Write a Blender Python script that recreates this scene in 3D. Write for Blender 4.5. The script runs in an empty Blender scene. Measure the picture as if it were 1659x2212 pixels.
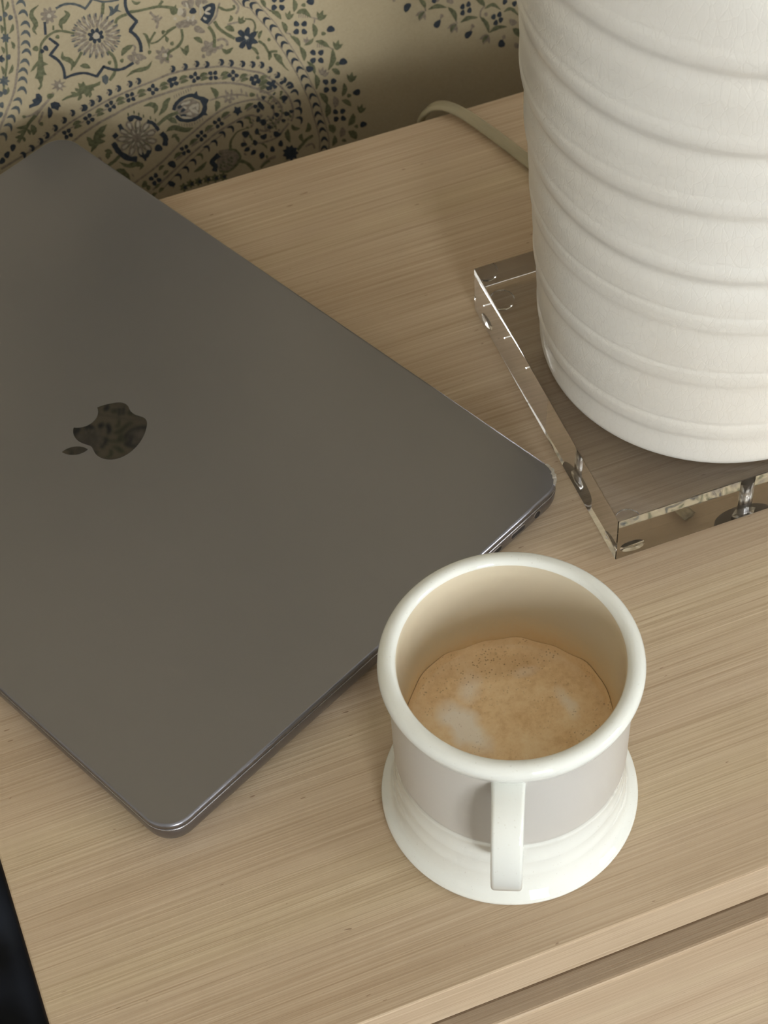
import bpy, bmesh, math, random
from mathutils import Vector, Matrix

random.seed(7)
scene = bpy.context.scene
COL = scene.collection
MM = 0.001
Z0 = 0.600                      # height of the nightstand top above the floor (m)

# ------------------------------------------------------------------ camera
IMG_W, IMG_H = 1659, 2212
F_PX = math.exp(8.3505)
YAW, PITCH, ROLL = 0.3131, 0.9166, -0.0719
CAM = Vector((34.7532, -253.9519, 616.3157))        # mm, from the front-left corner of the nightstand top
_fw = Vector((math.sin(YAW) * math.cos(PITCH), math.cos(YAW) * math.cos(PITCH), -math.sin(PITCH)))
_rt = Vector((math.cos(YAW), -math.sin(YAW), 0))
_up = _rt.cross(_fw)
RT = math.cos(ROLL) * _rt + math.sin(ROLL) * _up
UP = -math.sin(ROLL) * _rt + math.cos(ROLL) * _up
cam_data = bpy.data.cameras.new('camera')
cam_data.sensor_fit = 'VERTICAL'
cam_data.sensor_height = 36.0
cam_data.lens = F_PX / IMG_H * 36.0
cam_data.clip_start = 0.02
cam_data.dof.use_dof = True
cam_data.dof.focus_distance = 0.70
cam_data.dof.aperture_fstop = 30
cam = bpy.data.objects.new('camera', cam_data)
m = Matrix((RT, UP, -_fw)).transposed().to_4x4()
m.translation = CAM * MM + Vector((0, 0, Z0))
cam.matrix_world = m
COL.objects.link(cam)
scene.camera = cam


def unproject(u, v, axis, val):
    """pixel of the photograph -> point (mm) on the plane axis = val"""
    d = RT * ((u - IMG_W / 2) / F_PX) - UP * ((v - IMG_H / 2) / F_PX) + _fw
    t = (val - CAM[axis]) / d[axis]
    return CAM + d * t


# ------------------------------------------------------------------ world, daylight, exposure
world = bpy.data.worlds.new('sky')
scene.world = world
world.use_nodes = True
bg = world.node_tree.nodes['Background']
bg.inputs['Color'].default_value = (0.80, 0.90, 1.0, 1)
bg.inputs['Strength'].default_value = 1.0

scene.view_settings.view_transform = 'Standard'
scene.view_settings.look = 'None'
scene.view_settings.gamma = 1.0
scene.view_settings.use_curve_mapping = False
scene.view_settings.exposure = 0.36
scene.cycles.adaptive_threshold = 0.10
scene.cycles.adaptive_min_samples = 20
scene.cycles.max_bounces = 14
scene.cycles.diffuse_bounces = 5
scene.cycles.glossy_bounces = 6
scene.cycles.transmission_bounces = 14
scene.cycles.transparent_max_bounces = 4

ROOM_X0, ROOM_X1, ROOM_Y0, ROOM_Y1, ROOM_Z = -2.0, 2.3, -2.6, 0.475, 2.5
# window openings: (wall, from, to, sill, head)
WINDOWS = [('front', -0.30, 0.40, 0.85, 1.80), ('right', -2.25, -1.30, 0.85, 1.80)]
WIN_POWER = [62.0, 58.0]


def daylight(name, loc, rot, sx, sy, power, color):
    l = bpy.data.lights.new(name, 'AREA')
    l.shape = 'RECTANGLE'
    l.size, l.size_y = sx, sy
    l.energy = power
    l.color = color
    o = bpy.data.objects.new(name, l)
    o.location = loc
    o.rotation_euler = rot
    COL.objects.link(o)
    return o


for i, (wl, a0, a1, z0, z1) in enumerate(WINDOWS):
    mid, zc = (a0 + a1) / 2, (z0 + z1) / 2
    loc, rot = ((mid, ROOM_Y0 - 0.13, zc), (math.radians(90), 0, 0)) if wl == 'front' else ((ROOM_X1 + 0.13, mid, zc), (math.radians(90), 0, math.radians(90)))
    daylight('window_daylight', loc, rot, a1 - a0, z1 - z0, WIN_POWER[i], (0.96, 0.985, 0.985))


# ------------------------------------------------------------------ helpers
def link(o, parent=None, **tags):
    if o.name not in COL.objects:
        COL.objects.link(o)
    if parent is not None:
        o.parent = parent
    for k, v in tags.items():
        o[k] = v
    return o


def thing(name, label, category, loc=(0, 0, 0), rz=0.0, group=None):
    o = bpy.data.objects.new(name, None)
    o.empty_display_size = 0.02
    o.location = loc
    o.rotation_euler = (0, 0, rz)
    link(o, None, label=label, category=category)
    if group:
        o['group'] = group
    return o


def mesh_obj(name, verts, faces, mats, parent=None, smooth=False, face_mats=None, **tags):
    me = bpy.data.meshes.new(name)
    me.from_pydata([tuple(v) for v in verts], [], faces)
    me.validate()
    for mt in (mats if isinstance(mats, (list, tuple)) else [mats]):
        me.materials.append(mt)
    if face_mats:
        for p, k in zip(me.polygons, face_mats):
            p.material_index = k
    if smooth:
        for p in me.polygons:
            p.use_smooth = True
    return link(bpy.data.objects.new(name, me), parent, **tags)


def bm_obj(name, bm, mats, parent=None, smooth=False, **tags):
    me = bpy.data.meshes.new(name)
    bmesh.ops.recalc_face_normals(bm, faces=bm.faces[:])
    bm.to_mesh(me)
    bm.free()
    for mt in (mats if isinstance(mats, (list, tuple)) else [mats]):
        me.materials.append(mt)
    for p in me.polygons:
        p.use_smooth = smooth
    return link(bpy.data.objects.new(name, me), parent, **tags)


def box_bm(x0, x1, y0, y1, z0, z1, bevel=0.0, seg=2, bm=None):
    b = bm or bmesh.new()
    r = bmesh.ops.create_cube(b, size=1.0)
    vs = r['verts']
    for v in vs:
        v.co = Vector(((x0 + x1) / 2 + v.co.x * (x1 - x0), (y0 + y1) / 2 + v.co.y * (y1 - y0), (z0 + z1) / 2 + v.co.z * (z1 - z0)))
    if bevel > 0:
        es = {e for v in vs for e in v.link_edges}
        bmesh.ops.bevel(b, geom=list(es), offset=bevel, segments=seg, profile=0.5, affect='EDGES')
    return b


def lathe(name, prof, mats, parent=None, n=128, closed=False, face_mat=None, radial=None, **tags):
    """prof: list of (r, z) in mm; radial(r, z, ang) may displace r"""
    verts, faces, fm = [], [], []
    for (r, z) in prof:
        for k in range(n):
            a = 2 * math.pi * k / n
            rr = radial(r, z, a) if radial else r
            verts.append((rr * math.cos(a) * MM, rr * math.sin(a) * MM, z * MM))
    np_ = len(prof)
    for i in range(np_ - 1 + (1 if closed else 0)):
        j = (i + 1) % np_
        for k in range(n):
            k2 = (k + 1) % n
            faces.append((i * n + k, i * n + k2, j * n + k2, j * n + k))
            fm.append(face_mat(i) if face_mat else 0)
    if not closed:
        faces.append(tuple(reversed(range(n))))
        fm.append(face_mat(0) if face_mat else 0)
        faces.append(tuple((np_ - 1) * n + k for k in range(n)))
        fm.append(face_mat(np_ - 2) if face_mat else 0)
    o = mesh_obj(name, verts, faces, mats, parent, smooth=True, face_mats=fm, **tags)
    return o


def rounded_rect(w, d, r, inset, seg=10):
    """loop of (x, y) of a rectangle 0..w, 0..d"""
    pts = []
    rr = max(r - inset, 0.2)
    for cx, cy, a0 in ((w - r, r, -90), (w - r, d - r, 0), (r, d - r, 90), (r, r, 180)):
        for k in range(seg + 1):
            a = math.radians(a0 + 90 * k / seg)
            pts.append((cx + rr * math.cos(a), cy + rr * math.sin(a)))
    return pts


def slab(name, w, d, r, prof, mats, parent=None, seg=10, **tags):
    verts, faces = [], []
    loops = [rounded_rect(w, d, r, i, seg) for i, _ in prof]
    n = len(loops[0])
    for lp, (_, z) in zip(loops, prof):
        verts += [(x * MM, y * MM, z * MM) for x, y in lp]
    for i in range(len(prof) - 1):
        for k in range(n):
            k2 = (k + 1) % n
            faces.append((i * n + k, i * n + k2, (i + 1) * n + k2, (i + 1) * n + k))
    faces.append(tuple(reversed(range(n))))
    faces.append(tuple((len(prof) - 1) * n + k for k in range(n)))
    o = mesh_obj(name, verts, faces, mats, parent, **tags)
    for p in o.data.polygons[:-2]:
        p.use_smooth = True
    return o


def catmull(pts, per=8, closed=False):
    P = [Vector(p) for p in pts]
    if len(P) < 3:
        return [P[0].lerp(P[1], k / per) for k in range(per + 1)]
    out = []
    n = len(P)
    rng = range(n if closed else n - 1)
    for i in rng:
        if closed:
            a, b, c, d = P[(i - 1) % n], P[i], P[(i + 1) % n], P[(i + 2) % n]
        else:
            b, c = P[i], P[i + 1]
            a = P[i - 1] if i > 0 else b * 2 - c
            d = P[i + 2] if i + 2 < n else c * 2 - b
        for k in range(per):
            t = k / per
            out.append(0.5 * ((2 * b) + (c - a) * t + (2 * a - 5 * b + 4 * c - d) * t * t + (3 * b - a - 3 * c + d) * t ** 3))
    if not closed:
        out.append(P[-1])
    return out


def sweep(name, path, section, mats, parent=None, up=Vector((0, 0, 1)), smooth=True, **tags):
    """path in m, section list of (side, up) in m"""
    verts, faces = [], []
    n = len(section)
    for i, p in enumerate(path):
        t = (path[min(i + 1, len(path) - 1)] - path[max(i - 1, 0)]).normalized()
        side = t.cross(up)
        side.normalize()
        u = side.cross(t).normalized()
        for s, h in section:
            verts.append(p + side * s + u * h)
    for i in range(len(path) - 1):
        for k in range(n):
            k2 = (k + 1) % n
            faces.append((i * n + k, i * n + k2, (i + 1) * n + k2, (i + 1) * n + k))
    faces.append(tuple(reversed(range(n))))
    faces.append(tuple((len(path) - 1) * n + k for k in range(n)))
    o = mesh_obj(name, verts, faces, mats, parent, smooth=smooth, **tags)
    bm = bmesh.new()
    bm.from_mesh(o.data)
    bmesh.ops.recalc_face_normals(bm, faces=bm.faces[:])
    bm.to_mesh(o.data)
    bm.free()
    return o


# ------------------------------------------------------------------ materials
def new_mat(name, color=(0.8, 0.8, 0.8), rough=0.5, metal=0.0, **kw):
    mt = bpy.data.materials.new(name)
    mt.use_nodes = True
    b = mt.node_tree.nodes['Principled BSDF']
    b.inputs['Base Color'].default_value = (*color, 1)
    b.inputs['Roughness'].default_value = rough
    b.inputs['Metallic'].default_value = metal
    for k, v in kw.items():
        b.inputs[k].default_value = v
    return mt


class NT:
    def __init__(self, mt):
        self.t = mt.node_tree
        self.b = self.t.nodes['Principled BSDF']

    def n(self, typ, **kw):
        nd = self.t.nodes.new(typ)
        for k, v in kw.items():
            if k in nd.inputs:
                nd.inputs[k].default_value = v
            else:
                setattr(nd, k, v)
        return nd

    def l(self, a, b):
        self.t.links.new(a, b)

    def math(self, op, a, b=None, clamp=False):
        nd = self.t.nodes.new('ShaderNodeMath')
        nd.operation = op
        nd.use_clamp = clamp
        for i, x in enumerate((a, b)):
            if x is None:
                continue
            if isinstance(x, (int, float)):
                nd.inputs[i].default_value = x
            else:
                self.l(x, nd.inputs[i])
        return nd.outputs[0]

    def mix(self, fac, a, b, mode='MIX'):
        nd = self.t.nodes.new('ShaderNodeMix')
        nd.data_type = 'RGBA'
        nd.blend_type = mode
        for idx, x in ((0, fac), (6, a), (7, b)):
            if isinstance(x, tuple):
                nd.inputs[idx].default_value = (*x, 1) if len(x) == 3 else x
            elif isinstance(x, (int, float)):
                nd.inputs[idx].default_value = x
            else:
                self.l(x, nd.inputs[idx])
        return nd.outputs[2]

    def ramp(self, fac, stops, interp='LINEAR'):
        nd = self.t.nodes.new('ShaderNodeValToRGB')
        cr = nd.color_ramp
        cr.interpolation = interp
        while len(cr.elements) < len(stops):
            cr.elements.new(0.5)
        for e, (p, c) in zip(cr.elements, stops):
            e.position = p
            e.color = (*c, 1) if isinstance(c, tuple) else (c, c, c, 1)
        self.l(fac, nd.inputs[0])
        return nd.outputs[0]

    def noise(self, vec, scale=5.0, detail=2.0, rough=0.5, dist=0.0):
        nd = self.n('ShaderNodeTexNoise')
        nd.inputs['Scale'].default_value = scale
        nd.inputs['Detail'].default_value = detail
        nd.inputs['Roughness'].default_value = rough
        nd.inputs['Distortion'].default_value = dist
        self.l(vec, nd.inputs['Vector'])
        return nd.outputs['Fac']

    def mapped(self, scale=(1, 1, 1), loc=(0, 0, 0), coord='Object'):
        tc = self.n('ShaderNodeTexCoord')
        mp = self.n('ShaderNodeMapping')
        mp.inputs['Scale'].default_value = scale
        mp.inputs['Location'].default_value = loc
        self.l(tc.outputs[coord], mp.inputs['Vector'])
        return mp.outputs[0]

    def bump(self, h, strength=0.2, dist=0.001):
        nd = self.n('ShaderNodeBump')
        nd.inputs['Strength'].default_value = strength
        nd.inputs['Distance'].default_value = dist
        self.l(h, nd.inputs['Height'])
        self.l(nd.outputs[0], self.b.inputs['Normal'])


def wood_material():
    mt = new_mat('pale_oak_veneer', rough=0.5)
    t = NT(mt)
    broad = t.noise(t.mapped((1.2, 26, 26)), 1.0, 2.0, 0.5, 0.4)
    streak = t.noise(t.mapped((5, 620, 620)), 1.0, 3.0, 0.65, 0.1)
    fine = t.noise(t.mapped((14, 1900, 1900)), 1.0, 1.0, 0.6)
    pores = t.noise(t.mapped((14, 1500, 1500), (3.1, 1.7, 0.4)), 1.0, 1.0, 0.5)
    specks = t.noise(t.mapped((240, 800, 800), (1.3, 5.7, 2.4)), 1.0, 0.0, 0.5)
    s = t.math('ADD', t.math('MULTIPLY', streak, 0.55), t.math('MULTIPLY', fine, 0.45))
    base = t.ramp(s, [(0.30, (0.375, 0.275, 0.178)), (0.47, (0.470, 0.358, 0.245)), (0.56, (0.510, 0.396, 0.277)), (0.72, (0.595, 0.480, 0.353))])
    tone = t.ramp(broad, [(0.32, (0.90, 0.87, 0.84)), (0.5, (1.0, 1.0, 1.0)), (0.68, (1.03, 1.05, 1.02))])
    c = t.mix(1.0, base, tone, 'MULTIPLY')
    pm = t.ramp(pores, [(0.62, 0.0), (0.72, 1.0)])
    c = t.mix(t.math('MULTIPLY', pm, 0.30), c, (0.26, 0.165, 0.09))
    sm = t.ramp(specks, [(0.87, 0.0), (0.885, 1.0)])
    c = t.mix(t.math('MULTIPLY', sm, 0.6), c, (0.16, 0.085, 0.045))
    t.l(c, t.b.inputs['Base Color'])
    t.b.inputs['Specular IOR Level'].default_value = 0.35
    t.l(t.ramp(s, [(0.3, 0.60), (0.7, 0.46)]), t.b.inputs['Roughness'])
    t.bump(s, 0.25, 0.0004)
    return mt


def ceramic_lamp_material():
    mt = new_mat('crackled_white_glaze', (0.80, 0.785, 0.74), 0.34)
    t = NT(mt)
    vec = t.mapped((1, 1, 0.45))
    wr = t.noise(vec, 430, 3.0, 0.6, 1.2)
    v = t.n('ShaderNodeTexVoronoi')
    v.feature = 'DISTANCE_TO_EDGE'
    v.inputs['Scale'].default_value = 360
    t.l(vec, v.inputs['Vector'])
    crack = t.ramp(v.outputs['Distance'], [(0.0, 0.0), (0.06, 1.0)])
    big = t.noise(t.mapped((1, 1, 1)), 14, 2.0, 0.5)
    c = t.mix(t.ramp(big, [(0.35, 0.0), (0.65, 1.0)]), (0.69, 0.665, 0.615), (0.72, 0.705, 0.665))
    c = t.mix(t.math('MULTIPLY', t.math('SUBTRACT', 1.0, crack), 0.09), c, (0.55, 0.50, 0.42))
    t.l(c, t.b.inputs['Base Color'])
    h = t.math('ADD', t.math('MULTIPLY', wr, 0.6), t.math('MULTIPLY', crack, 0.25))
    t.bump(h, 0.16, 0.0008)
    t.b.inputs['Coat Weight'].default_value = 0.25
    t.b.inputs['Coat Roughness'].default_value = 0.18
    return mt


def mug_materials():
    glaze = new_mat('glossy_cream_glaze', (0.73, 0.745, 0.71), 0.045)
    t = NT(glaze)
    nz = t.noise(t.mapped(), 1500, 0.0, 0.5)
    sp = t.ramp(nz, [(0.80, 0.0), (0.83, 1.0)])
    c = t.mix(t.math('MULTIPLY', sp, 0.25), (0.73, 0.745, 0.71), (0.35, 0.30, 0.2))
    t.l(c, t.b.inputs['Base Color'])
    t.bump(t.noise(t.mapped((1, 1, 3)), 60, 2.0, 0.5), 0.05, 0.0008)
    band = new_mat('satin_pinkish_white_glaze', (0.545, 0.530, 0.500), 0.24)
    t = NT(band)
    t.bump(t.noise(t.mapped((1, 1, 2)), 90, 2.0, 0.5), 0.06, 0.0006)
    # inside: glaze with coffee left on the wall above the liquid; higher up, tan bounce and shade painted in
    inner = new_mat('stained_shaded_inside_glaze', (0.76, 0.75, 0.66), 0.16)
    t = NT(inner)
    tc = t.n('ShaderNodeTexCoord')
    sep = t.n('ShaderNodeSeparateXYZ')
    t.l(tc.outputs['Object'], sep.inputs[0])
    wob = t.noise(t.mapped(), 55, 3.0, 0.55)
    wob2 = t.noise(t.mapped((1, 1, 1), (4, 2, 1)), 700, 2.0, 0.6)
    z = t.math('ADD', sep.outputs['Z'], t.math('MULTIPLY', t.math('SUBTRACT', wob, 0.5), 0.012))
    z = t.math('ADD', z, t.math('MULTIPLY', t.math('SUBTRACT', wob2, 0.5), 0.006))
    f = t.n('ShaderNodeMapRange')
    f.inputs['From Min'].default_value = 0.040
    f.inputs['From Max'].default_value = 0.066
    t.l(z, f.inputs['Value'])
    c = t.ramp(f.outputs[0], [(0.0, (0.62, 0.43, 0.23)), (0.22, (0.68, 0.50, 0.285)), (0.42, (0.66, 0.53, 0.34)), (0.62, (0.61, 0.515, 0.36)), (1.0, (0.585, 0.52, 0.395))])
    t.l(c, t.b.inputs['Base Color'])
    return glaze, band, inner


def coffee_material():
    mt = new_mat('latte_foam', (0.5, 0.33, 0.18), 0.55)
    t = NT(mt)
    tc = t.n('ShaderNodeTexCoord')
    obj = tc.outputs['Object']
    n1 = t.noise(t.mapped(), 70, 4.0, 0.6, 0.6)
    n2 = t.noise(t.mapped((1, 1, 1), (7, 3, 0)), 420, 3.0, 0.65)
    base = t.ramp(t.math('ADD', t.math('MULTIPLY', n1, 0.65), t.math('MULTIPLY', n2, 0.35)),
                  [(0.34, (0.70, 0.465, 0.235)), (0.5, (0.85, 0.63, 0.365)), (0.66, (0.92, 0.74, 0.48))])
    col = base
    warp = t.n('ShaderNodeVectorMath')
    warp.operation = 'SCALE'
    nv = t.n('ShaderNodeTexNoise')
    nv.inputs['Scale'].default_value = 130
    nv.inputs['Detail'].default_value = 3
    t.l(obj, nv.inputs['Vector'])
    sub = t.n('ShaderNodeVectorMath')
    sub.operation = 'SUBTRACT'
    sub.inputs[1].default_value = (0.5, 0.5, 0.5)
    t.l(nv.outputs['Color'], sub.inputs[0])
    t.l(sub.outputs[0], warp.inputs[0])
    warp.inputs['Scale'].default_value = 0.007
    add = t.n('ShaderNodeVectorMath')
    add.operation = 'ADD'
    t.l(obj, add.inputs[0])
    t.l(warp.outputs[0], add.inputs[1])

    def patch(cx, cy, rx, ry, rot, lo, hi):
        mp = t.n('ShaderNodeMapping')
        mp.vector_type = 'TEXTURE'
        mp.inputs['Location'].default_value = (cx * MM, cy * MM, 0)
        mp.inputs['Rotation'].default_value = (0, 0, math.radians(rot))
        mp.inputs['Scale'].default_value = (rx * MM, ry * MM, 1)
        t.l(add.outputs[0], mp.inputs['Vector'])
        ln = t.n('ShaderNodeVectorMath')
        ln.operation = 'LENGTH'
        t.l(mp.outputs[0], ln.inputs[0])
        return t.ramp(ln.outputs['Value'], [(lo, 1.0), (hi, 0.0)])
    for args, k in (((-14, 7, 7.0, 15, 17, 0.45, 1.0), 0.92), ((-6, 21, 5, 8, -30, 0.2, 1.0), 0.6),
                    ((22.5, 2.5, 3.2, 8.5, 12, 0.2, 1.0), 0.62), ((14, 20, 6, 2.6, -20, 0.2, 1.0), 0.4)):
        col = t.mix(t.math('MULTIPLY', patch(*args), k), col, (0.93, 0.87, 0.77))
    # darker ring where the foam meets the wall, bubbles
    ln = t.n('ShaderNodeVectorMath')
    ln.operation = 'LENGTH'
    t.l(add.outputs[0], ln.inputs[0])
    ring = t.ramp(ln.outputs['Value'], [(0.0, 0.0), (0.0300, 0.0), (0.0345, 1.0)])
    col = t.mix(t.math('MULTIPLY', ring, 0.6), col, (0.70, 0.49, 0.265))
    v = t.n('ShaderNodeTexVoronoi')
    v.inputs['Scale'].default_value = 820
    t.l(obj, v.inputs['Vector'])
    bub = t.ramp(v.outputs['Distance'], [(0.16, 1.0), (0.30, 0.0)])
    dens = t.ramp(t.noise(t.mapped((1, 1, 1), (2, 9, 0)), 120, 2.0, 0.5), [(0.46, 0.0), (0.60, 1.0)])
    far = t.ramp(ln.outputs['Value'], [(0.008, 0.15), (0.030, 0.8)])
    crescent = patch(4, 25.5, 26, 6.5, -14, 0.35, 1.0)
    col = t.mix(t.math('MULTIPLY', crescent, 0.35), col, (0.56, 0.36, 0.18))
    dens = t.math('MAXIMUM', t.math('MULTIPLY', dens, far), t.math('MULTIPLY', crescent, 0.9))
    bm_ = t.math('MULTIPLY', t.math('MULTIPLY', bub, dens), 0.75)
    col = t.mix(bm_, col, (0.28, 0.155, 0.07))
    t.l(col, t.b.inputs['Base Color'])
    t.bump(t.math('SUBTRACT', t.math('MULTIPLY', n2, 0.4), t.math('MULTIPLY', bub, 0.4)), 0.25, 0.0006)
    return mt


def aluminium(name, color, rough):
    mt = new_mat(name, color, rough, 1.0)
    t = NT(mt)
    nz = t.noise(t.mapped(), 3800, 1.0, 0.5)
    t.bump(nz, 0.10, 0.0002)
    return mt


M_WOOD = wood_material()
M_LAMP = ceramic_lamp_material()
M_GLAZE, M_BAND, M_INNER = mug_materials()
M_COFFEE = coffee_material()
M_ALU = aluminium('dark_grey_aluminium', (0.258, 0.260, 0.295), 0.28)
M_ALU_EDGE = aluminium('polished_aluminium_edge', (0.42, 0.41, 0.42), 0.26)
M_SCUFF = new_mat('bare_aluminium', (0.72, 0.70, 0.67), 0.4, 1.0)
M_LOGO = new_mat('mirror_black_inlay', (0.105, 0.10, 0.095), 0.04, 1.0)
M_DARK = new_mat('dark_port', (0.012, 0.012, 0.014), 0.5)
M_RUBBER = new_mat('black_rubber', (0.02, 0.02, 0.02), 0.7)
M_ACRYL = new_mat('clear_acrylic', (0.96, 0.95, 0.94), 0.0, 0.0, **{'Transmission Weight': 1.0, 'IOR': 1.49})
M_BUMPER = new_mat('clear_rubber_bumper', (0.97, 0.96, 0.95), 0.0, 0.0, **{'Transmission Weight': 1.0, 'IOR': 1.12})
M_STEEL = new_mat('zinc_steel', (0.66, 0.66, 0.66), 0.25, 1.0)
M_WASHER = new_mat('dull_steel_washer', (0.17, 0.16, 0.15), 0.45, 1.0)
M_CORD = new_mat('clear_gold_cord_insulation', (0.60, 0.54, 0.38), 0.22, 0.0, **{'Transmission Weight': 0.55, 'IOR': 1.45})
M_WALLPLAIN = new_mat('plain_painted_wall', (0.74, 0.72, 0.68), 0.8)
M_CEIL = new_mat('white_ceiling', (0.86, 0.84, 0.80), 0.85)
M_WHITE = new_mat('white_paint', (0.8, 0.8, 0.78), 0.5)

M_PAPER = new_mat('cream_wallpaper', (0.60, 0.525, 0.385), 0.62)
_t = NT(M_PAPER)
_nz = _t.noise(_t.mapped(), 900, 3.0, 0.6)
_c = _t.mix(_t.ramp(_nz, [(0.3, 0.0), (0.7, 1.0)]), (0.395, 0.330, 0.212), (0.43, 0.363, 0.238))
_t.l(_c, _t.b.inputs['Base Color'])
_t.bump(_nz, 0.10, 0.0004)


def ink(name, a, b):
    mt = new_mat(name, a, 0.6)
    t = NT(mt)
    nz = t.noise(t.mapped(), 520, 3.0, 0.65)
    t.l(t.mix(t.ramp(nz, [(0.38, 0.0), (0.62, 1.0)]), a, b), t.b.inputs['Base Color'])
    return mt


INK = {
    'navy': ink('navy_ink', (0.020, 0.028, 0.040), (0.038, 0.050, 0.064)),
    'slate': ink('slate_blue_ink', (0.055, 0.070, 0.078), (0.105, 0.118, 0.115)),
    'green': ink('olive_green_ink', (0.085, 0.093, 0.048), (0.155, 0.160, 0.088)),
    'taupe': ink('taupe_ink', (0.180, 0.150, 0.115), (0.285, 0.245, 0.190)),
    'cream': ink('pale_cream_ink', (0.42, 0.37, 0.28), (0.46, 0.41, 0.32)),
}

M_FLOOR = new_mat('dark_wood_floor', (0.045, 0.032, 0.025), 0.5)
_t = NT(M_FLOOR)
_nz = _t.noise(_t.mapped((2, 60, 1)), 2.0, 4.0, 0.6)
_t.l(_t.ramp(_nz, [(0.3, (0.030, 0.021, 0.016)), (0.7, (0.062, 0.045, 0.035))]), _t.b.inputs['Base Color'])
M_NAVYCLOTH = new_mat('navy_ribbed_cloth', (0.022, 0.028, 0.042), 0.9)

# ------------------------------------------------------------------ the room
T = 0.12


def wall_with_holes(name, wl, holes):
    """wall with rectangular openings, built of boxes"""
    bm = bmesh.new()
    lo, hi = (ROOM_X0, ROOM_X1) if wl == 'front' else (ROOM_Y0, ROOM_Y1)
    holes = [h for h in holes if h[0] == wl]
    xs = sorted({lo, hi, *[h[1] for h in holes], *[h[2] for h in holes]})

    def piece(a, b, z0, z1):
        if wl == 'front':
            box_bm(a, b, ROOM_Y0 - T, ROOM_Y0, z0, z1, bm=bm)
        else:
            box_bm(ROOM_X1, ROOM_X1 + T, a, b, z0, z1, bm=bm)
    for xa, xb in zip(xs, xs[1:]):
        hh = [h for h in holes if h[1] <= xa + 1e-6 and h[2] >= xb - 1e-6]
        if hh:
            piece(xa, xb, 0, hh[0][3])
            piece(xa, xb, hh[0][4], ROOM_Z)
        else:
            piece(xa, xb, 0, ROOM_Z)
    return bm_obj(name, bm, M_WALLPLAIN, kind='structure')


bm_obj('floor', box_bm(ROOM_X0 - T, ROOM_X1 + T, ROOM_Y0 - T, ROOM_Y1 + T, -0.1, 0), M_FLOOR, kind='structure')
bm_obj('ceiling', box_bm(ROOM_X0 - T, ROOM_X1 + T, ROOM_Y0 - T, ROOM_Y1 + T, ROOM_Z, ROOM_Z + 0.1), M_CEIL, kind='structure')
wall_back = bm_obj('wall_back', box_bm(ROOM_X0, ROOM_X1, ROOM_Y1, ROOM_Y1 + T, 0, ROOM_Z), M_PAPER, kind='structure')
bm_obj('wall_left', box_bm(ROOM_X0 - T, ROOM_X0, ROOM_Y0, ROOM_Y1, 0, ROOM_Z), M_WALLPLAIN, kind='structure')
wall_with_holes('wall_front', 'front', WINDOWS)
wall_with_holes('wall_right', 'right', WINDOWS)

for i, (wl, a0, a1, z0, z1) in enumerate(WINDOWS):
    w = thing('window_%d' % (i + 1), 'white window with muntins in the %s wall' % wl, 'window', ((a0 + a1) / 2, ROOM_Y0, z0) if wl == 'front' else (ROOM_X1, (a0 + a1) / 2, z0), 0 if wl == 'front' else math.radians(90))
    del w['category']
    w['kind'] = 'structure'
    hw = (a1 - a0) / 2
    h = z1 - z0
    f = 0.05
    for (x0, x1, za, zb) in ((-hw, -hw + f, 0, h), (hw - f, hw, 0, h), (-hw + f, hw - f, 0, f), (-hw + f, hw - f, h - f, h)):
        bm_obj('window_frame', box_bm(x0, x1, -0.10, -0.02, za, zb), M_WHITE, w)
    nx = max(2, round((a1 - a0) / 0.35))
    for k in range(1, nx):
        xx = -hw + 2 * hw * k / nx
        bm_obj('muntin', box_bm(xx - 0.014, xx + 0.014, -0.08, -0.04, f, h - f), M_WHITE, w)
    for k in (1, 2, 3):
        zz = h * k / 4
        bm_obj('muntin', box_bm(-hw + f, hw - f, -0.075, -0.045, zz - 0.014, zz + 0.014), M_WHITE, w)

# ------------------------------------------------------------------ nightstand
NW, ND = 0.62, 0.403022
ns = thing('nightstand', 'pale oak veneer nightstand with an overhanging top and a drawer', 'nightstand', (0, 0, 0))
bm_obj('top', box_bm(0, NW, 0, ND, Z0 - 0.0225, Z0, bevel=0.0007, seg=2), M_WOOD, ns)
bm_obj('side_panel', box_bm(0.004, 0.022, 0.024, ND - 0.004, 0.12, Z0 - 0.0225), M_WOOD, ns)
bm_obj('side_panel', box_bm(NW - 0.022, NW - 0.004, 0.024, ND - 0.004, 0.12, Z0 - 0.0225), M_WOOD, ns)
bm_obj('back_panel', box_bm(0.022, NW - 0.022, ND - 0.014, ND - 0.004, 0.12, Z0 - 0.0225), M_WOOD, ns)
bm_obj('bottom_panel', box_bm(0.022, NW - 0.022, 0.024, ND - 0.014, 0.12, 0.138), M_WOOD, ns)
bm_obj('front_rail', box_bm(0.022, NW - 0.022, 0.034, 0.052, Z0 - 0.075, Z0 - 0.0225), M_WOOD, ns)
bm_obj('drawer_box', box_bm(0.026, NW - 0.026, 0.010, 0.38, 0.36, Z0 - 0.082), M_WOOD, ns)
bm_obj('drawer_front', box_bm(0.003, NW - 0.003, 0.0, 0.010, 0.345, Z0 - 0.0455, bevel=0.0014, seg=3), M_WOOD, ns)
bm_obj('drawer_front', box_bm(0.003, NW - 0.003, 0.0, 0.020, 0.125, 0.325, bevel=0.0012, seg=3), M_WOOD, ns)
for lx in (0.01, NW - 0.045):
    for ly in (0.03, ND - 0.045):
        bm_obj('leg', box_bm(lx, lx + 0.035, ly, ly + 0.035, 0, 0.12, bevel=0.002), M_WOOD, ns)

# ------------------------------------------------------------------ laptop
LW, LD = 304.1, 212.4
LA = 0.438
lap = thing('laptop', 'closed dark grey metal laptop with a mirrored bitten apple emblem, lying askew', 'laptop', (56.4811 * MM, 82.1822 * MM, Z0), LA)
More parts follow.
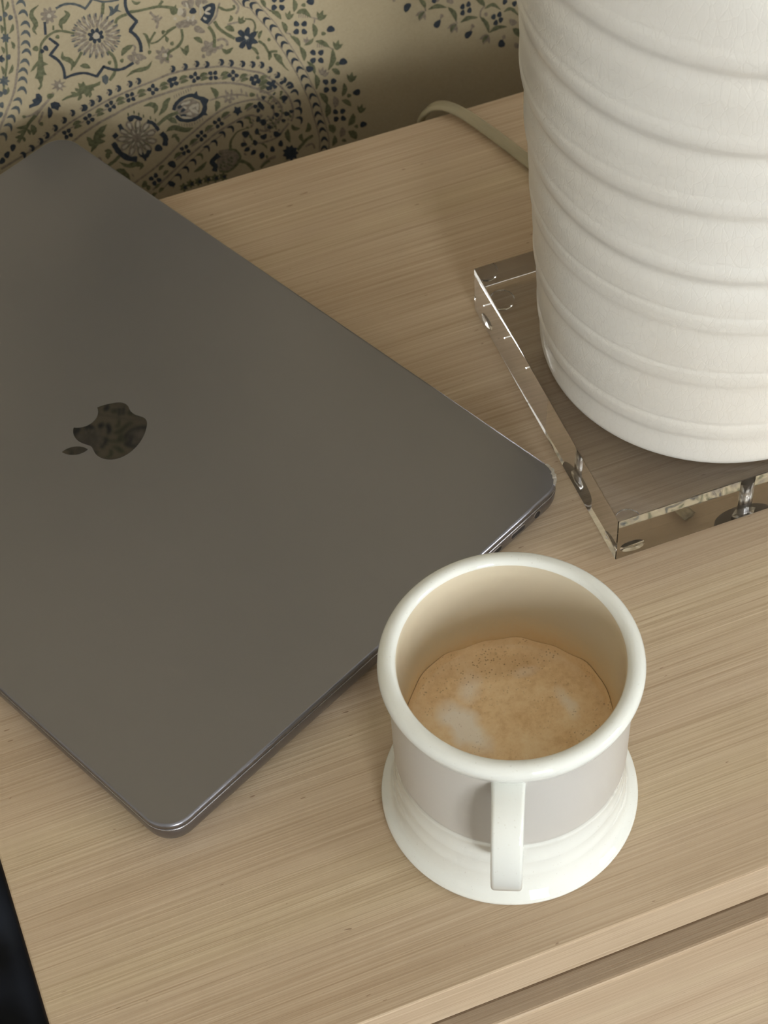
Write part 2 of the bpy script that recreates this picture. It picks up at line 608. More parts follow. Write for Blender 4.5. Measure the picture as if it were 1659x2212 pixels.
# local x: from the opening edge to the hinge, local y: along the hinge
slab('base', LD, LW, 11, [(9, 1.3), (5, 1.7), (2.2, 2.8), (0.9, 4.5), (0.25, 6.6), (0.05, 8.6), (0.0, 11.4), (0.3, 11.9), (1.2, 12.0)], M_ALU, lap)
lid = slab('lid', LD, LW, 11, [(1.4, 12.35), (0.35, 12.4), (0.0, 12.7), (0.0, 13.9), (0.18, 14.5), (0.55, 14.85), (1.1, 15.0)], M_ALU, lap, seg=14)
slab('gap_seal', LD - 6, LW - 6, 9, [(0, 11.9), (0, 12.45)], M_RUBBER, lap).location = (3 * MM, 3 * MM, 0)
for fx in (22, LD - 22):
    for fy in (24, LW - 24):
        lathe('rubber_foot', [(7.5, 0.0), (8, 0.4), (8, 1.6)], M_RUBBER, lap, n=32).location = (fx * MM, fy * MM, 0)


def port(s, length, height, z):
    """slot in the right-hand side (local y = 0): bright rim and a dark recess"""
    def cap(hl, hh, n=8):
        pts = []
        for k in range(2 * n + 2):
            a = math.radians(-90 + 180 * (k if k <= n else k - 1) / n) if k <= n else math.radians(90 + 180 * (k - n - 1) / n)
            c = (hl - hh) if k <= n else -(hl - hh)
            pts.append((c + hh * math.cos(a), hh * math.sin(a)))
        return pts
    o = cap(length / 2 + 0.35, height / 2 + 0.35)
    i = cap(length / 2, height / 2)
    n = len(o)
    vs = [((s + x) * MM, -0.02 * MM, (z + y) * MM) for x, y in o] + [((s + x) * MM, -0.16 * MM, (z + y) * MM) for x, y in i]
    vs += [((s + x) * MM, 0.9 * MM, (z + y) * MM) for x, y in o]
    fs = [(k, (k + 1) % n, n + (k + 1) % n, n + k) for k in range(n)] + [(2 * n + k, 2 * n + (k + 1) % n, (k + 1) % n, k) for k in range(n)]
    p = mesh_obj('port', vs, fs, M_ALU_EDGE, lap)
    vs2 = [((s + x) * MM, -0.10 * MM, (z + y) * MM) for x, y in i] + [((s + x) * MM, 0.8 * MM, (z + y) * MM) for x, y in i]
    fs2 = [tuple(range(n))] + [(k, n + k, n + (k + 1) % n, (k + 1) % n) for k in range(n)]
    mesh_obj('port_recess', vs2, fs2, M_DARK, p)


port(194.4, 3.4, 3.4, 8.9)
port(183.2, 8.0, 2.3, 9.0)
port(169.6, 8.0, 2.3, 9.0)

# polished chamfer where lid and body meet
for zc, ins in ((12.62, -0.03), (11.55, -0.03)):
    slab('edge_chamfer', LD, LW, 11, [(ins + 0.25, zc - 0.22), (ins, zc), (ins + 0.25, zc + 0.22)], M_ALU_EDGE, lap, seg=14)

# knocked corner of the lid at the hinge: ragged bare metal
vs, fs = [], []
N = 15
for k in range(N):
    a = math.radians(-62 + 62 * k / (N - 1))
    out = 11 + (0.05 + 0.75 * random.random()) * math.sin(math.pi * k / (N - 1)) ** 0.5
    inn = 10.2 - 0.9 * random.random() * math.sin(math.pi * k / (N - 1))
    for r_, z_ in ((inn, 15.06), (out, 14.75 + 0.3 * random.random()), (out - 0.1, 12.9), (10.3, 12.9)):
        vs.append(((LD - 11 + r_ * math.cos(a)) * MM, (11 + r_ * math.sin(a)) * MM, z_ * MM))
for k in range(N - 1):
    for j in range(4):
        fs.append((k * 4 + j, k * 4 + (j + 1) % 4, k * 4 + 4 + (j + 1) % 4, k * 4 + 4 + j))
fs += [(0, 1, 2, 3), tuple((N - 1) * 4 + j for j in (3, 2, 1, 0))]
mesh_obj('dent', vs, fs, M_SCUFF, lid, label='chipped silver corner')
# nicks along the opening edge
for s_, w_ in ((118.0, 1.6), (196.0, 1.3), (174.0, 0.9)):
    b = box_bm(-0.10 * MM, 0.7 * MM, (s_ - w_) * MM, (s_ + w_) * MM, 14.35 * MM, 14.92 * MM, bevel=0.15 * MM, seg=1)
    bm_obj('nick', b, M_SCUFF, lid)


def bez(p0, p1, p2, p3, n=8):
    return [tuple((1 - t) ** 3 * a + 3 * (1 - t) ** 2 * t * b + 3 * (1 - t) * t * t * c + t ** 3 * d for a, b, c, d in zip(p0, p1, p2, p3)) for t in [k / n for k in range(n)]]


def rel_path(start, segs):
    pts, cur = [], start
    for s in segs:
        q = [(cur[0] + s[i], cur[1] + s[i + 1]) for i in (0, 2, 4)]
        pts += bez(cur, *q)
        cur = q[2]
    return pts


fruit = rel_path((12.152, 6.896), [
    (-.948, 0, -2.415, -1.078, -3.96, -1.04), (-2.04, .027, -3.91, 1.183, -4.961, 3.014), (-2.117, 3.675, -.546, 9.103, 1.519, 12.09),
    (1.013, 1.454, 2.208, 3.09, 3.792, 3.039), (1.52, -.065, 2.09, -.987, 3.935, -.987), (1.831, 0, 2.35, .987, 3.96, .948),
    (1.637, -.026, 2.676, -1.48, 3.676, -2.948), (1.156, -1.688, 1.636, -3.325, 1.662, -3.415), (-.039, -.013, -3.182, -1.221, -3.22, -4.857),
    (-.026, -3.04, 2.48, -4.494, 2.597, -4.559), (-1.429, -2.09, -3.623, -2.324, -4.39, -2.376), (-2, -.156, -3.675, 1.09, -4.61, 1.09)])
leaf = rel_path((15.53, 3.83), [(.843, -1.012, 1.4, -2.427, 1.245, -3.83), (-1.207, .052, -2.662, .805, -3.532, 1.818),
                                (-.78, .896, -1.454, 2.338, -1.273, 3.714), (1.338, .104, 2.715, -.688, 3.559, -1.701)])
LOGO_S = 1.42


def emblem(name, poly, parent):
    # svg up -> towards the opening edge (-x local), svg right -> +y local
    pts = [((LD / 2 + (y - 12.6) * LOGO_S) * MM, (LW / 2 + (x - 12.0) * LOGO_S) * MM) for x, y in poly]
    vs = [(x, y, 15.03 * MM) for x, y in pts] + [(x, y, 14.6 * MM) for x, y in pts]
    n = len(pts)
    fs = [tuple(range(n))] + [(k, (k + 1) % n, n + (k + 1) % n, n + k) for k in range(n)]
    o = mesh_obj(name, vs, fs, M_LOGO, parent)
    bm = bmesh.new()
    bm.from_mesh(o.data)
    bmesh.ops.recalc_face_normals(bm, faces=bm.faces[:])
    if sum(f.normal.z for f in bm.faces if len(f.verts) > 4) < 0:
        bmesh.ops.reverse_faces(bm, faces=bm.faces[:])
    bm.to_mesh(o.data)
    bm.free()
    return o


emblem('emblem_fruit', fruit, lid)
emblem('emblem_leaf', leaf, lid)

# ------------------------------------------------------------------ mug
MX, MY = 176.271, 61.734
mug = thing('coffee_mug', 'cream white ceramic mug with rolled rim, flared foot and strap handle', 'mug', (MX * MM, MY * MM, Z0))


def arc(cx, cz, r, a0, a1, n):
    return [(cx + r * math.cos(math.radians(a0 + (a1 - a0) * k / n)), cz + r * math.sin(math.radians(a0 + (a1 - a0) * k / n))) for k in range(n + 1)]


outer = [(41.5, 0.0), (44.2, 0.1), (45.2, 1.0), (45.5, 2.2), (45.3, 3.0), (44.7, 3.75), (43.65, 4.8), (42.75, 5.85), (42.0, 7.1), (41.4, 8.9), (41.0, 11.2), (40.75, 13.2), (40.75, 14.2),
         (40.3, 15.4), (40.0, 18.0), (39.85, 20.6), (39.9, 21.6), (39.55, 22.8), (39.45, 28.0), (39.55, 33.6)]
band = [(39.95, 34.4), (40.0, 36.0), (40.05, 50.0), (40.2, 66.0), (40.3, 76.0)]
rim = [(40.4, 77.4), (41.0, 78.0), (42.2, 79.4)] + arc(40.0, 83.6, 3.35, -28, 90, 10)[1:] + [(38.9, 86.9), (37.9, 86.3), (37.3, 85.2)]
inside = [(36.95, 83.0), (36.8, 78.0), (36.4, 66.0), (36.0, 52.0), (35.4, 42.0), (34.6, 34.0), (32.5, 27.0), (28.0, 21.0), (20.0, 17.5), (8.0, 16.5), (0.05, 16.4)]
prof = outer + band + rim + inside
na, nb, nc = len(outer), len(band), len(rim)


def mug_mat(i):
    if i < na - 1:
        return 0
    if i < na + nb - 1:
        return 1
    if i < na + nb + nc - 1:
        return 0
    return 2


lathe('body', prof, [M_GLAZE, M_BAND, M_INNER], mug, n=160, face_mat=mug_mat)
# strap handle
HA = math.radians(-114.6)
hd = Vector((math.cos(HA), math.sin(HA), 0))
hp = catmull([(37.6, 74.5), (43.0, 74.0), (49.0, 72.6), (54.5, 69.0), (58.2, 62.5), (59.6, 54.0), (58.6, 45.5), (55.2, 38.5), (49.5, 33.6), (43.5, 31.0), (37.8, 30.0)], 6)
path = [(hd * p.x + Vector((0, 0, p.y))) * MM for p in hp]
sec = []
hw_, ht_, hr_ = 5.1, 2.7, 1.3
for cx, cy, a0 in ((hw_ - hr_, ht_ - hr_, 0), (-hw_ + hr_, ht_ - hr_, 90), (-hw_ + hr_, -ht_ + hr_, 180), (hw_ - hr_, -ht_ + hr_, 270)):
    for k in range(5):
        a = math.radians(a0 + 22.5 * k)
        sec.append(((cx + hr_ * math.cos(a)) * MM, (cy + hr_ * math.sin(a)) * MM))


def sweep_planar(name, path, sec, side, mats, parent):
    verts, faces = [], []
    n = len(sec)
    for i, p in enumerate(path):
        t = (path[min(i + 1, len(path) - 1)] - path[max(i - 1, 0)]).normalized()
        u = side.cross(t).normalized()
        k_ = 1.0 + 0.10 * (abs(i / (len(path) - 1) - 0.5) * 2) ** 3
        for s, h in sec:
            verts.append(p + side * s * k_ + u * h)
    for i in range(len(path) - 1):
        for k in range(n):
            faces.append((i * n + k, i * n + (k + 1) % n, (i + 1) * n + (k + 1) % n, (i + 1) * n + k))
    faces += [tuple(reversed(range(n))), tuple((len(path) - 1) * n + k for k in range(n))]
    o = mesh_obj(name, verts, faces, mats, parent, smooth=True)
    bm = bmesh.new()
    bm.from_mesh(o.data)
    bmesh.ops.recalc_face_normals(bm, faces=bm.faces[:])
    bm.to_mesh(o.data)
    bm.free()
    return o


sweep_planar('handle', path, sec, Vector((-hd.y, hd.x, 0)), M_GLAZE, mug)

# the coffee left in the mug
nr, na_ = 22, 96
vs, fs = [(0, 0, 0)], []
for i in range(1, nr + 1):
    r = 34.0 * i / (nr - 4) if i <= nr - 4 else 34.0 + 1.45 * (i - nr + 4) / 4
    for k in range(na_):
        a = 2 * math.pi * k / na_
        cling = 3.4 + 1.1 * math.sin(3 * a + 1) + 0.8 * math.sin(7 * a) + 0.5 * math.sin(17 * a + 2)
        z = 0.25 * math.sin(r * 0.35 + 2 * math.cos(a)) * max(0, 1 - r / 34) + cling * max(0, (r - 33.2) / 2.25) ** 2
        vs.append((r * math.cos(a) * MM, r * math.sin(a) * MM, z * MM))
for k in range(na_):
    fs.append((0, 1 + k, 1 + (k + 1) % na_))
for i in range(nr - 1):
    for k in range(na_):
        b0, b1 = 1 + i * na_, 1 + (i + 1) * na_
        fs.append((b0 + k, b1 + k, b1 + (k + 1) % na_, b0 + (k + 1) % na_))
cof = mesh_obj('coffee', vs, fs, M_COFFEE, None, smooth=True, label='milky coffee with tan foam and white milk patches inside the mug', category='coffee')
cof.location = (MX * MM, MY * MM, Z0 + 41.6 * MM)

# ------------------------------------------------------------------ lamp
LX, LY = 329.6, 209.6
BX, BY, BA, BT, BW, BD = 253.435, 137.303, -0.0113, 26.69, 149.5, 143.7
lamp = thing('table_lamp', 'white ringed ceramic jar lamp on a thick clear acrylic base', 'lamp', (LX * MM, LY * MM, Z0))
RINGS = [44, 75, 105.5, 136, 165.5, 196, 227, 258, 289]
random.seed(3)
RPH = [(random.uniform(0, 6.28), random.uniform(0.8, 2.6)) for _ in RINGS]


def smooth(a, b, x):
    t = min(max((x - a) / (b - a), 0), 1)
    return t * t * (3 - 2 * t)


def lamp_r(r, z, ang):
    if r < 60:
        return r
    d = 0.0
    for i, rz in enumerate(RINGS):
        ph, am = RPH[i]
        amp = 0.50 if i < 3 else 1.0
        zz = rz + (0.8 if i < 3 else 1.6 * am) * math.sin(ang + ph) + 0.35 * math.sin(3 * ang + ph)
        x = z - zz
        wob = 0.75 + 0.25 * math.sin(2 * ang + ph)
        # a raised bead with a sharp lower lip, a small groove above it, then a soft hollow
        if i < 3:
            bead = smooth(-1.6, 1.4, x) * (1 - smooth(4.5, 10.5, x))
            groove = math.exp(-((x - 8.2) / 0.85) ** 2)
        else:
            bead = smooth(-2.6, 2.6, x) * (1 - smooth(4.0, 16.0, x))
            groove = 0.35 * math.exp(-((x - 9.0) / 1.3) ** 2)
        hollow = math.exp(-((x + 3.2) / 5.0) ** 2)
        d += amp * wob * (bead * 1.0) - 0.62 * groove * amp - 1.1 * hollow * amp * wob
    fade = smooth(27, 34, z)
    return r + d * fade


prof = [(30, 26.85), (66.0, 26.85), (68.2, 27.0), (69.2, 27.8), (69.6, 29.0)]
z = 30.0
while z < 300:
    prof.append((69.6 + (z - 27) * 0.066 - max(0, z - 200) ** 2 * 0.0008, z))
    z += 0.9 if z < 240 else 2.0
for k in range(1, 13):
    a = math.radians(90 * k / 12)
    prof.append((prof[-1][0] if False else 20 + (79.5 - 20) * math.cos(a), 300 + 45 * math.sin(a)))
prof += [(20, 350), (18, 352)]
lathe('jar', prof, M_LAMP, lamp, n=240, radial=lamp_r)
lathe('socket', [(12, 352), (12, 358), (16, 360), (16, 392), (12, 394)], M_STEEL, lamp, n=32)
blk = bm_obj('acrylic_base', box_bm(0, BW * MM, 0, BD * MM, 2.2 * MM, BT * MM, bevel=0.0003, seg=1), M_ACRYL, lamp)
blk.location = ((BX - LX) * MM, (BY - LY) * MM, 0)
blk.rotation_euler = (0, 0, BA)
for sx in (9, BW - 9):
    for sy in (9, BD - 9):
        o = lathe('bumper', [(4.4, 0.04), (5.0, 0.5), (5.2, 1.4), (5.2, 2.35)], M_BUMPER, blk, n=24)
        o.location = (sx * MM, sy * MM, 0)
lathe('threaded_rod', [(3.3, 4.3), (3.3, 26.6)], M_STEEL, lamp, n=32)
lathe('washer', [(12.5, 2.8), (13, 3.0), (13, 4.0), (12.5, 4.2)], M_WASHER, lamp, n=48)
lathe('nut', [(5.5, 4.3), (5.5, 7.4)], M_STEEL, lamp, n=6)

# two-conductor cord leaving over the back edge
cp = [(330, 290, 4.0), (322, 318, 3.0), (316, 345, 2.6), (308.5, 371, 2.1), (302, 389, 2.4), (296.5, 399.5, 3.3), (291, 406.5, 2.8), (286.5, 411.5, -2.5), (283, 415, -14), (281, 424, -60), (279, 432, -170), (280, 436, -330)]
path = [(Vector(p) - Vector((LX, LY, 0))) * MM for p in catmull(cp, 8)]
sec = []
for k in range(20):
    a = 2 * math.pi * k / 20
    x, y = math.cos(a), math.sin(a)
    sec.append((3.3 * x * MM, y * (1.1 + 0.75 * (1 - abs(abs(x) - 0.5) * 2)) * MM))
cverts, cfaces = [], []
n = len(sec)
prev = None
for i, p in enumerate(path):
    t = (path[min(i + 1, len(path) - 1)] - path[max(i - 1, 0)]).normalized()
    side = Vector((0.90, 0.43, 0)) if prev is None else prev
    side = (side - t * side.dot(t)).normalized()
    prev = side
    u = side.cross(t)
    for s, h in sec:
        cverts.append(p + side * s + u * h)
for i in range(len(path) - 1):
    for k in range(n):
        cfaces.append((i * n + k, i * n + (k + 1) % n, (i + 1) * n + (k + 1) % n, (i + 1) * n + k))
cfaces += [tuple(reversed(range(n))), tuple((len(path) - 1) * n + k for k in range(n))]
cord = mesh_obj('cord', cverts, cfaces, M_CORD, lamp, smooth=True, label='clear gold two-conductor cord')
_bm = bmesh.new()
_bm.from_mesh(cord.data)
bmesh.ops.recalc_face_normals(_bm, faces=_bm.faces[:])
_bm.to_mesh(cord.data)
_bm.free()

# ------------------------------------------------------------------ dark cloth on the floor beside the nightstand
vs, fs = [], []
GX, GY = 48, 48
for j in range(GY + 1):
    for i in range(GX + 1):
        u, v = i / GX, j / GY
        x = -0.40 + 0.365 * u
        y = 0.05 + 0.40 * v
        ex = min(u, 1 - u, v, 1 - v) * 2
        r = math.hypot((u - 0.35) / 0.75, (v - 0.4) / 0.75)
        hgt = 0.10 * max(0, 1 - r * r) + 0.012
        fold = 0.006 * math.sin(52 * math.hypot(u - 1.5, v - 0.1)) + 0.004 * math.sin(23 * u + 9 * v)
        z = 0.003 + (hgt + fold) * smooth(0, 0.12, ex)
        vs.append((x, y, max(z, 0.003)))
for j in range(GY):
    for i in range(GX):
        a = j * (GX + 1) + i
        fs.append((a, a + 1, a + GX + 2, a + GX + 1))
cloth = mesh_obj('fabric_throw', vs, fs, M_NAVYCLOTH, None, smooth=True, label='dark navy fabric with soft folds on the floor beside the nightstand', category='fabric')
md = cloth.modifiers.new('thickness', 'SOLIDIFY')
md.thickness = 0.003

# ------------------------------------------------------------------ wallpaper print (flat ink on the wall)
WALL_Y = ROOM_Y1 / MM
POLY = {k: ([], []) for k in INK}
LAYER = {'taupe': 0.05, 'green': 0.08, 'slate': 0.11, 'navy': 0.14, 'cream': 0.17}


class Frame:
    """a detail view of the photograph: origin and scale in photograph pixels"""
    def __init__(self, ox, oy, s):
        self.ox, self.oy, self.s = ox, oy, s

    def __call__(self, pts):
        return [Vector((self.ox + x * self.s, self.oy + y * self.s)) for x, y in pts]


def add_poly(col, pts):
    """pts: closed outline in photograph pixels -> wall"""
    vs, fs = POLY[col]
    b = len(vs)
    off = LAYER[col] + 0.02 * random.random()
    for p in pts:
        q = unproject(p[0], p[1], 1, WALL_Y)
        vs.append((q.x * MM, (WALL_Y - off) * MM, q.z * MM + Z0))
    fs.append(tuple(range(b, b + len(pts))))


def add_strip(col, left, right):
    vs, fs = POLY[col]
    b = len(vs)
    off = LAYER[col] + 0.02 * random.random()
    for a, c in zip(left, right):
        for p in (a, c):
            q = unproject(p[0], p[1], 1, WALL_Y)
            vs.append((q.x * MM, (WALL_Y - off) * MM, q.z * MM + Z0))
    for i in range(len(left) - 1):
        fs.append((b + 2 * i, b + 2 * i + 1, b + 2 * i + 3, b + 2 * i + 2))


def stroke(F, pts, w, col, taper=0, straight=False, closed=False):
    """taper 0: even line; 1: leaf (thin at both ends); 2: thick to thin"""
    P = F(pts)
    if straight:
        C = []
        for a, b in zip(P, P[1:]):
            C += [a.lerp(b, k / 4) for k in range(4)]
        C.append(P[-1])
    else:
        C = catmull(P, 6, closed)
        if closed:
            C.append(C[0])
    w = w * F.s * 0.5
    L, R = [], []
    n = len(C)
    for i, c in enumerate(C):
        t = (C[min(i + 1, n - 1)] - C[max(i - 1, 0)])
        if t.length < 1e-6:
            t = Vector((1, 0))
        t.normalize()
        nn = Vector((-t.y, t.x))
        u = i / (n - 1)
        k = 1.0
        if taper == 1:
            k = max(0.12, math.sin(math.pi * u) ** 0.75)
        elif taper == 2:
            k = 1.0 - 0.85 * u
        k *= 1 + 0.12 * math.sin(i * 2.1 + c.x)
        L.append(c + nn * w * k)
        R.append(c - nn * w * k)
    add_strip(col, L, R)


def leafs(F, a, b, w, col='green'):
    m_ = ((a[0] + b[0]) / 2 + (b[1] - a[1]) * 0.12, (a[1] + b[1]) / 2 - (b[0] - a[0]) * 0.12)
    stroke(F, [a, m_, b], w, col, 1)


def blob(F, x, y, rx, ry=None, rot=0, col='navy', n=10):
    ry = ry or rx
    c, s = math.cos(math.radians(rot)), math.sin(math.radians(rot))
    pts = []
    for k in range(n):
        a = 2 * math.pi * k / n
        j = 1 + 0.12 * math.sin(3 * a + x)
        px, py = rx * j * math.cos(a), ry * j * math.sin(a)
        pts.append((x + c * px - s * py, y + s * px + c * py))
    add_poly(col, F(pts))


def poly(F, pts, col):
    add_poly(col, F(pts))


def star(F, x, y, r, n, col, inner=0.42, rot=0, sq=1.0):
    pts = []
    for k in range(2 * n):
        a = math.pi * k / n + rot
        rr = r if k % 2 == 0 else r * inner
        pts.append((x + rr * math.cos(a), y + sq * rr * math.sin(a)))
    poly(F, pts, col)


def petals(F, x, y, r, n, pw, pl, col, rot=0, sq=1.0):
    for k in range(n):
        a = 2 * math.pi * k / n + rot
        blob(F, x + r * math.cos(a), y + sq * r * math.sin(a), pl, pw, math.degrees(a), col, 8)


def hook(F, x, y, r, ang=0, col='slate', w=0.62):
    """small arched leaf: a crescent that opens downwards, turned by ang degrees"""
    c, s = math.cos(math.radians(ang)), math.sin(math.radians(ang))

    def tr(px, py):
        return (x + r * (c * px - s * py), y + r * (s * px + c * py))
    outer_ = [(-1.05, 0.35), (-0.75, -0.25), (-0.2, -0.75), (0.4, -0.7), (0.85, -0.2), (1.0, 0.45), (0.9, 1.0)]
    inner_ = [(0.6, 0.45), (0.3, 0.05), (-0.1, -0.02), (-0.55, 0.15)]
    poly(F, [tr(*q) for q in outer_ + inner_], col)


def comma(F, x, y, r, ang=0, col='navy'):
    """round dark bud with a pale curl beside it"""
    c, s = math.cos(math.radians(ang)), math.sin(math.radians(ang))

    def tr(px, py):
        return (x + r * (c * px - s * py), y + r * (s * px + c * py))
    poly(F, [tr(*q) for q in [(-0.75, -0.55), (-0.1, -0.95), (0.6, -0.75), (0.95, -0.1), (0.75, 0.6), (0.2, 1.05), (-0.15, 0.75), (0.05, 0.1), (-0.25, -0.35)]], col)
    poly(F, [tr(*q) for q in [(-0.5, -0.1), (-0.2, -0.05), (-0.15, 0.4), (-0.45, 0.7), (-0.8, 0.5), (-0.55, 0.25)]], 'taupe')


def four(F, x, y, r, rot=0, col='navy', k=0.5):
    petals(F, x, y, r, 4, r * k, r * k * 1.15, col, math.radians(rot))


def tulip(F, x, y, r, rot=0, col='green'):
    c, s = math.cos(math.radians(rot)), math.sin(math.radians(rot))
    q = [(-0.25, 1), (-0.8, 0.35), (-1.0, -0.4), (-0.45, -0.1), (-0.05, -1.0), (0.3, -0.15), (0.95, -0.45), (0.75, 0.4), (0.2, 1)]
    poly(F, [(x + r * (c * a - s * b), y + r * (s * a + c * b)) for a, b in q], col)


K = 0.12055
T1, T2, T3, T4 = Frame(0, 0, K), Frame(180, 0, K), Frame(360, 0, K), Frame(540, 0, K)
T5, T6, T7, T8 = Frame(0, 170, K), Frame(180, 170, K), Frame(360, 150, 0.13261), Frame(560, 150, 0.14467)
T9 = Frame(840, 0, 0.18083)
PX = Frame(0, 0, 1.0)

# left-hand stem band
stroke(T1, [(215, -40), (240, 130), (290, 330), (325, 600), (335, 850), (330, 1100), (300, 1350), (262, 1600), (200, 1790), (110, 2020), (30, 2220), (-20, 2330)], 44, 'taupe')
for x, y in ((370, 50), (410, 230), (450, 430), (455, 600), (455, 780), (470, 930), (440, 1110), (410, 1270), (400, 1430), (390, 1610)):
    hook(T1, x, y, 88, -4)
for x, y, a in ((395, 195, 4), (320, 390, 10), (285, 545, 14), (205, 700, 14), (150, 850, 18), (60, 1020, 20)):
    hook(T5, x, y, 84, a)
stroke(T1, [(35, -20), (75, 330), (110, 800), (125, 1050), (100, 1330), (60, 1640)], 40, 'green')
for x, y in ((90, 260), (185, 312), (0, 335), (150, 1020), (40, 1065)):
    blob(T1, x, y, 44, 52, 20, 'slate')
star(T1, 100, 680, 100, 6, 'slate', 0.55)
star(T1, 75, 1450, 110, 7, 'slate', 0.55)
star(T1, 0, 1050, 90, 6, 'navy', 0.5)
for a, b in (((230, 420), (165, 600)), ((140, 20), (90, 180)), ((200, 740), (250, 880)), ((250, 780), (215, 860)), ((225, 1150), (150, 1330)), ((20, 1180), (60, 1340)), ((10, 440), (30, 600)), ((20, 830), (70, 960)), ((150, 1560), (90, 1700))):
    leafs(T1, a, b, 60)
for x, y, a in ((30, 470, 0), (10, 640, 20), (15, 270, 0), (90, 230, 0)):
    blob(T5, x, y, 42, 56, a, 'slate')

# scalloped cartouche with the big rosette
stroke(T1, [(1000, 150), (1130, 82), (1280, 66), (1420, 98), (1530, 155)], 44, 'slate')
stroke(T1, [(1515, 165), (1585, 75), (1650, -20)], 44, 'slate')
stroke(T1, [(875, 680), (1040, 800), (895, 985)], 50, 'navy', straight=True)
stroke(T1, [(880, 970), (1030, 1070), (1115, 1180), (1150, 1290), (1160, 1410)], 52, 'navy')
stroke(T1, [(1155, 1400), (1320, 1335), (1500, 1305), (1640, 1335), (1735, 1370)], 46, 'navy')
stroke(T2, [(235, 1375), (365, 1190), (380, 1195)], 50, 'navy', straight=True)
stroke(T2, [(355, 1190), (480, 1230), (610, 1250), (750, 1212), (900, 1120)], 50, 'navy')
stroke(T2, [(750, -20), (755, 100), (800, 225), (870, 300), (965, 385)], 56, 'navy')
stroke(T2, [(960, 375), (830, 550)], 60, 'navy', straight=True)
stroke(T2, [(825, 540), (950, 650), (1020, 780), (1035, 930)], 60, 'navy')
stroke(T2, [(180, -10), (340, 28), (500, 18), (640, -10)], 34, 'slate')
petals(PX, 207, 77, 43, 22, 4.2, 11, 'taupe', 0.1, 0.9)
petals(PX, 207, 77, 29, 18, 4.2, 9, 'taupe', 0.3, 0.9)
petals(PX, 207, 77, 35, 16, 1.3, 8, 'cream', 0.25, 0.9)
petals(PX, 207, 77, 50, 24, 1.8, 5, 'slate', 0.0, 0.9)
petals(PX, 207, 77, 12, 8, 4.4, 6.4, 'navy', 0.2, 0.95)
blob(PX, 208, 77, 7, 7.5, 0, 'cream')

# inside of the cartouche and the field round it
stroke(T1, [(690, 90), (580, 190), (565, 290), (620, 380), (640, 450), (605, 540), (660, 620)], 95, 'green', 1)
petals(T1, 870, 275, 95, 8, 34, 62, 'taupe', 0.2)
star(T1, 870, 275, 120, 8, 'taupe', 0.6)
blob(T1, 880, 280, 38, 38, 0, 'cream')
stroke(T1, [(800, 390), (815, 620)], 48, 'navy', straight=True)
stroke(T1, [(955, 455), (955, 540)], 36, 'green', straight=True)
stroke(T1, [(1150, 185), (1215, 260), (1150, 350), (1085, 420), (1120, 540)], 105, 'green', 1)
stroke(T1, [(1330, 600), (1150, 560), (1000, 562), (850, 650), (745, 780), (722, 900), (715, 1150), (722, 1400), (735, 1530), (690, 1600)], 44, 'green')
blob(T1, 640, 870, 56, 50, 0, 'green')
blob(T1, 820, 862, 44, 56, -40, 'navy')
blob(T1, 755, 915, 36, 40, 0, 'navy')
blob(T1, 1030, 660, 38, 36, 0, 'green')
poly(T1, [(690, 930), (760, 930), (775, 1100), (870, 1150), (780, 1180), (800, 1280), (840, 1340), (780, 1350), (770, 1440), (720, 1520), (680, 1420), (620, 1400), (660, 1300), (665, 1180), (600, 1260), (540, 1290), (590, 1190), (680, 1080)], 'green')
stroke(T1, [(1120, 925), (1125, 1030), (1240, 1075), (1305, 1150), (1270, 1270)], 92, 'green', 1)
stroke(T1, [(1465, 930), (1400, 1050), (1310, 1190)], 48, 'green')
leafs(T1, (1450, 1180), (1620, 1220), 80)
stroke(T2, [(355, 40), (340, 250)], 62, 'green')
poly(T2, [(570, 110), (640, 60), (620, 170), (690, 210), (600, 205), (520, 270), (450, 300), (480, 200), (450, 100), (520, 120), (545, 170)], 'slate')
stroke(T2, [(575, 420), (600, 345), (680, 290), (780, 255)], 52, 'green')
stroke(T2, [(820, 215), (1000, 190), (1200, 145), (1350, 118), (1600, 140), (1700, 190)], 52, 'green')
stroke(T2, [(1340, 125), (1420, 10)], 50, 'green')
stroke(T2, [(860, 0), (940, 60), (1030, 30)], 55, 'green', 1)
star(T2, 1300, 330, 90, 5, 'taupe', 0.5, 0.4)
stroke(T2, [(1190, 215), (1260, 290), (1330, 400), (1310, 510)], 44, 'taupe')
stroke(T2, [(1330, 380), (1410, 300)], 36, 'taupe')
stroke(T2, [(1060, 595), (1120, 630), (1165, 740), (1185, 880)], 56, 'green', 1)
stroke(T2, [(1290, 570), (1220, 680), (1180, 760)], 40, 'green')
stroke(T2, [(1200, 780), (1330, 740), (1480, 610), (1650, 480)], 32, 'green')
for x, y in ((1185, 935), (470, 1120), (690, 1085), (1430, 575), (1590, 780), (1500, 710)):
    blob(T2, x, y, 34, 40, 20, 'green')
stroke(T2, [(685, 1000), (750, 890), (890, 805)], 100, 'green', 1)
stroke(T2, [(880, 805), (930, 850), (900, 950)], 36, 'taupe')
for x, y, r in ((860, 1040, 80), (1010, 1020, 85), (910, 960, 50), (1090, 1030, 45), (960, 1110, 55)):
    blob(T2, x, y, r, r * 0.75, 30, 'taupe')
stroke(T2, [(430, 920), (520, 990), (570, 1090), (585, 1200), (545, 1330), (470, 1440)], 56, 'green')
stroke(T2, [(770, 1375), (900, 1280), (1060, 1240), (1160, 1200), (1230, 1090)], 74, 'green', 1)
petals(T2, 1440, 990, 95, 7, 42, 70, 'taupe', 0.1)
blob(T2, 1470, 985, 35, 35, 0, 'cream')
leafs(T2, (-60, 1180), (110, 1220), 90)
poly(T2, [(-60, 1490), (60, 1530), (200, 1500), (310, 1450), (300, 1520), (180, 1570), (120, 1680), (60, 1740), (0, 1660), (-90, 1640)], 'green')
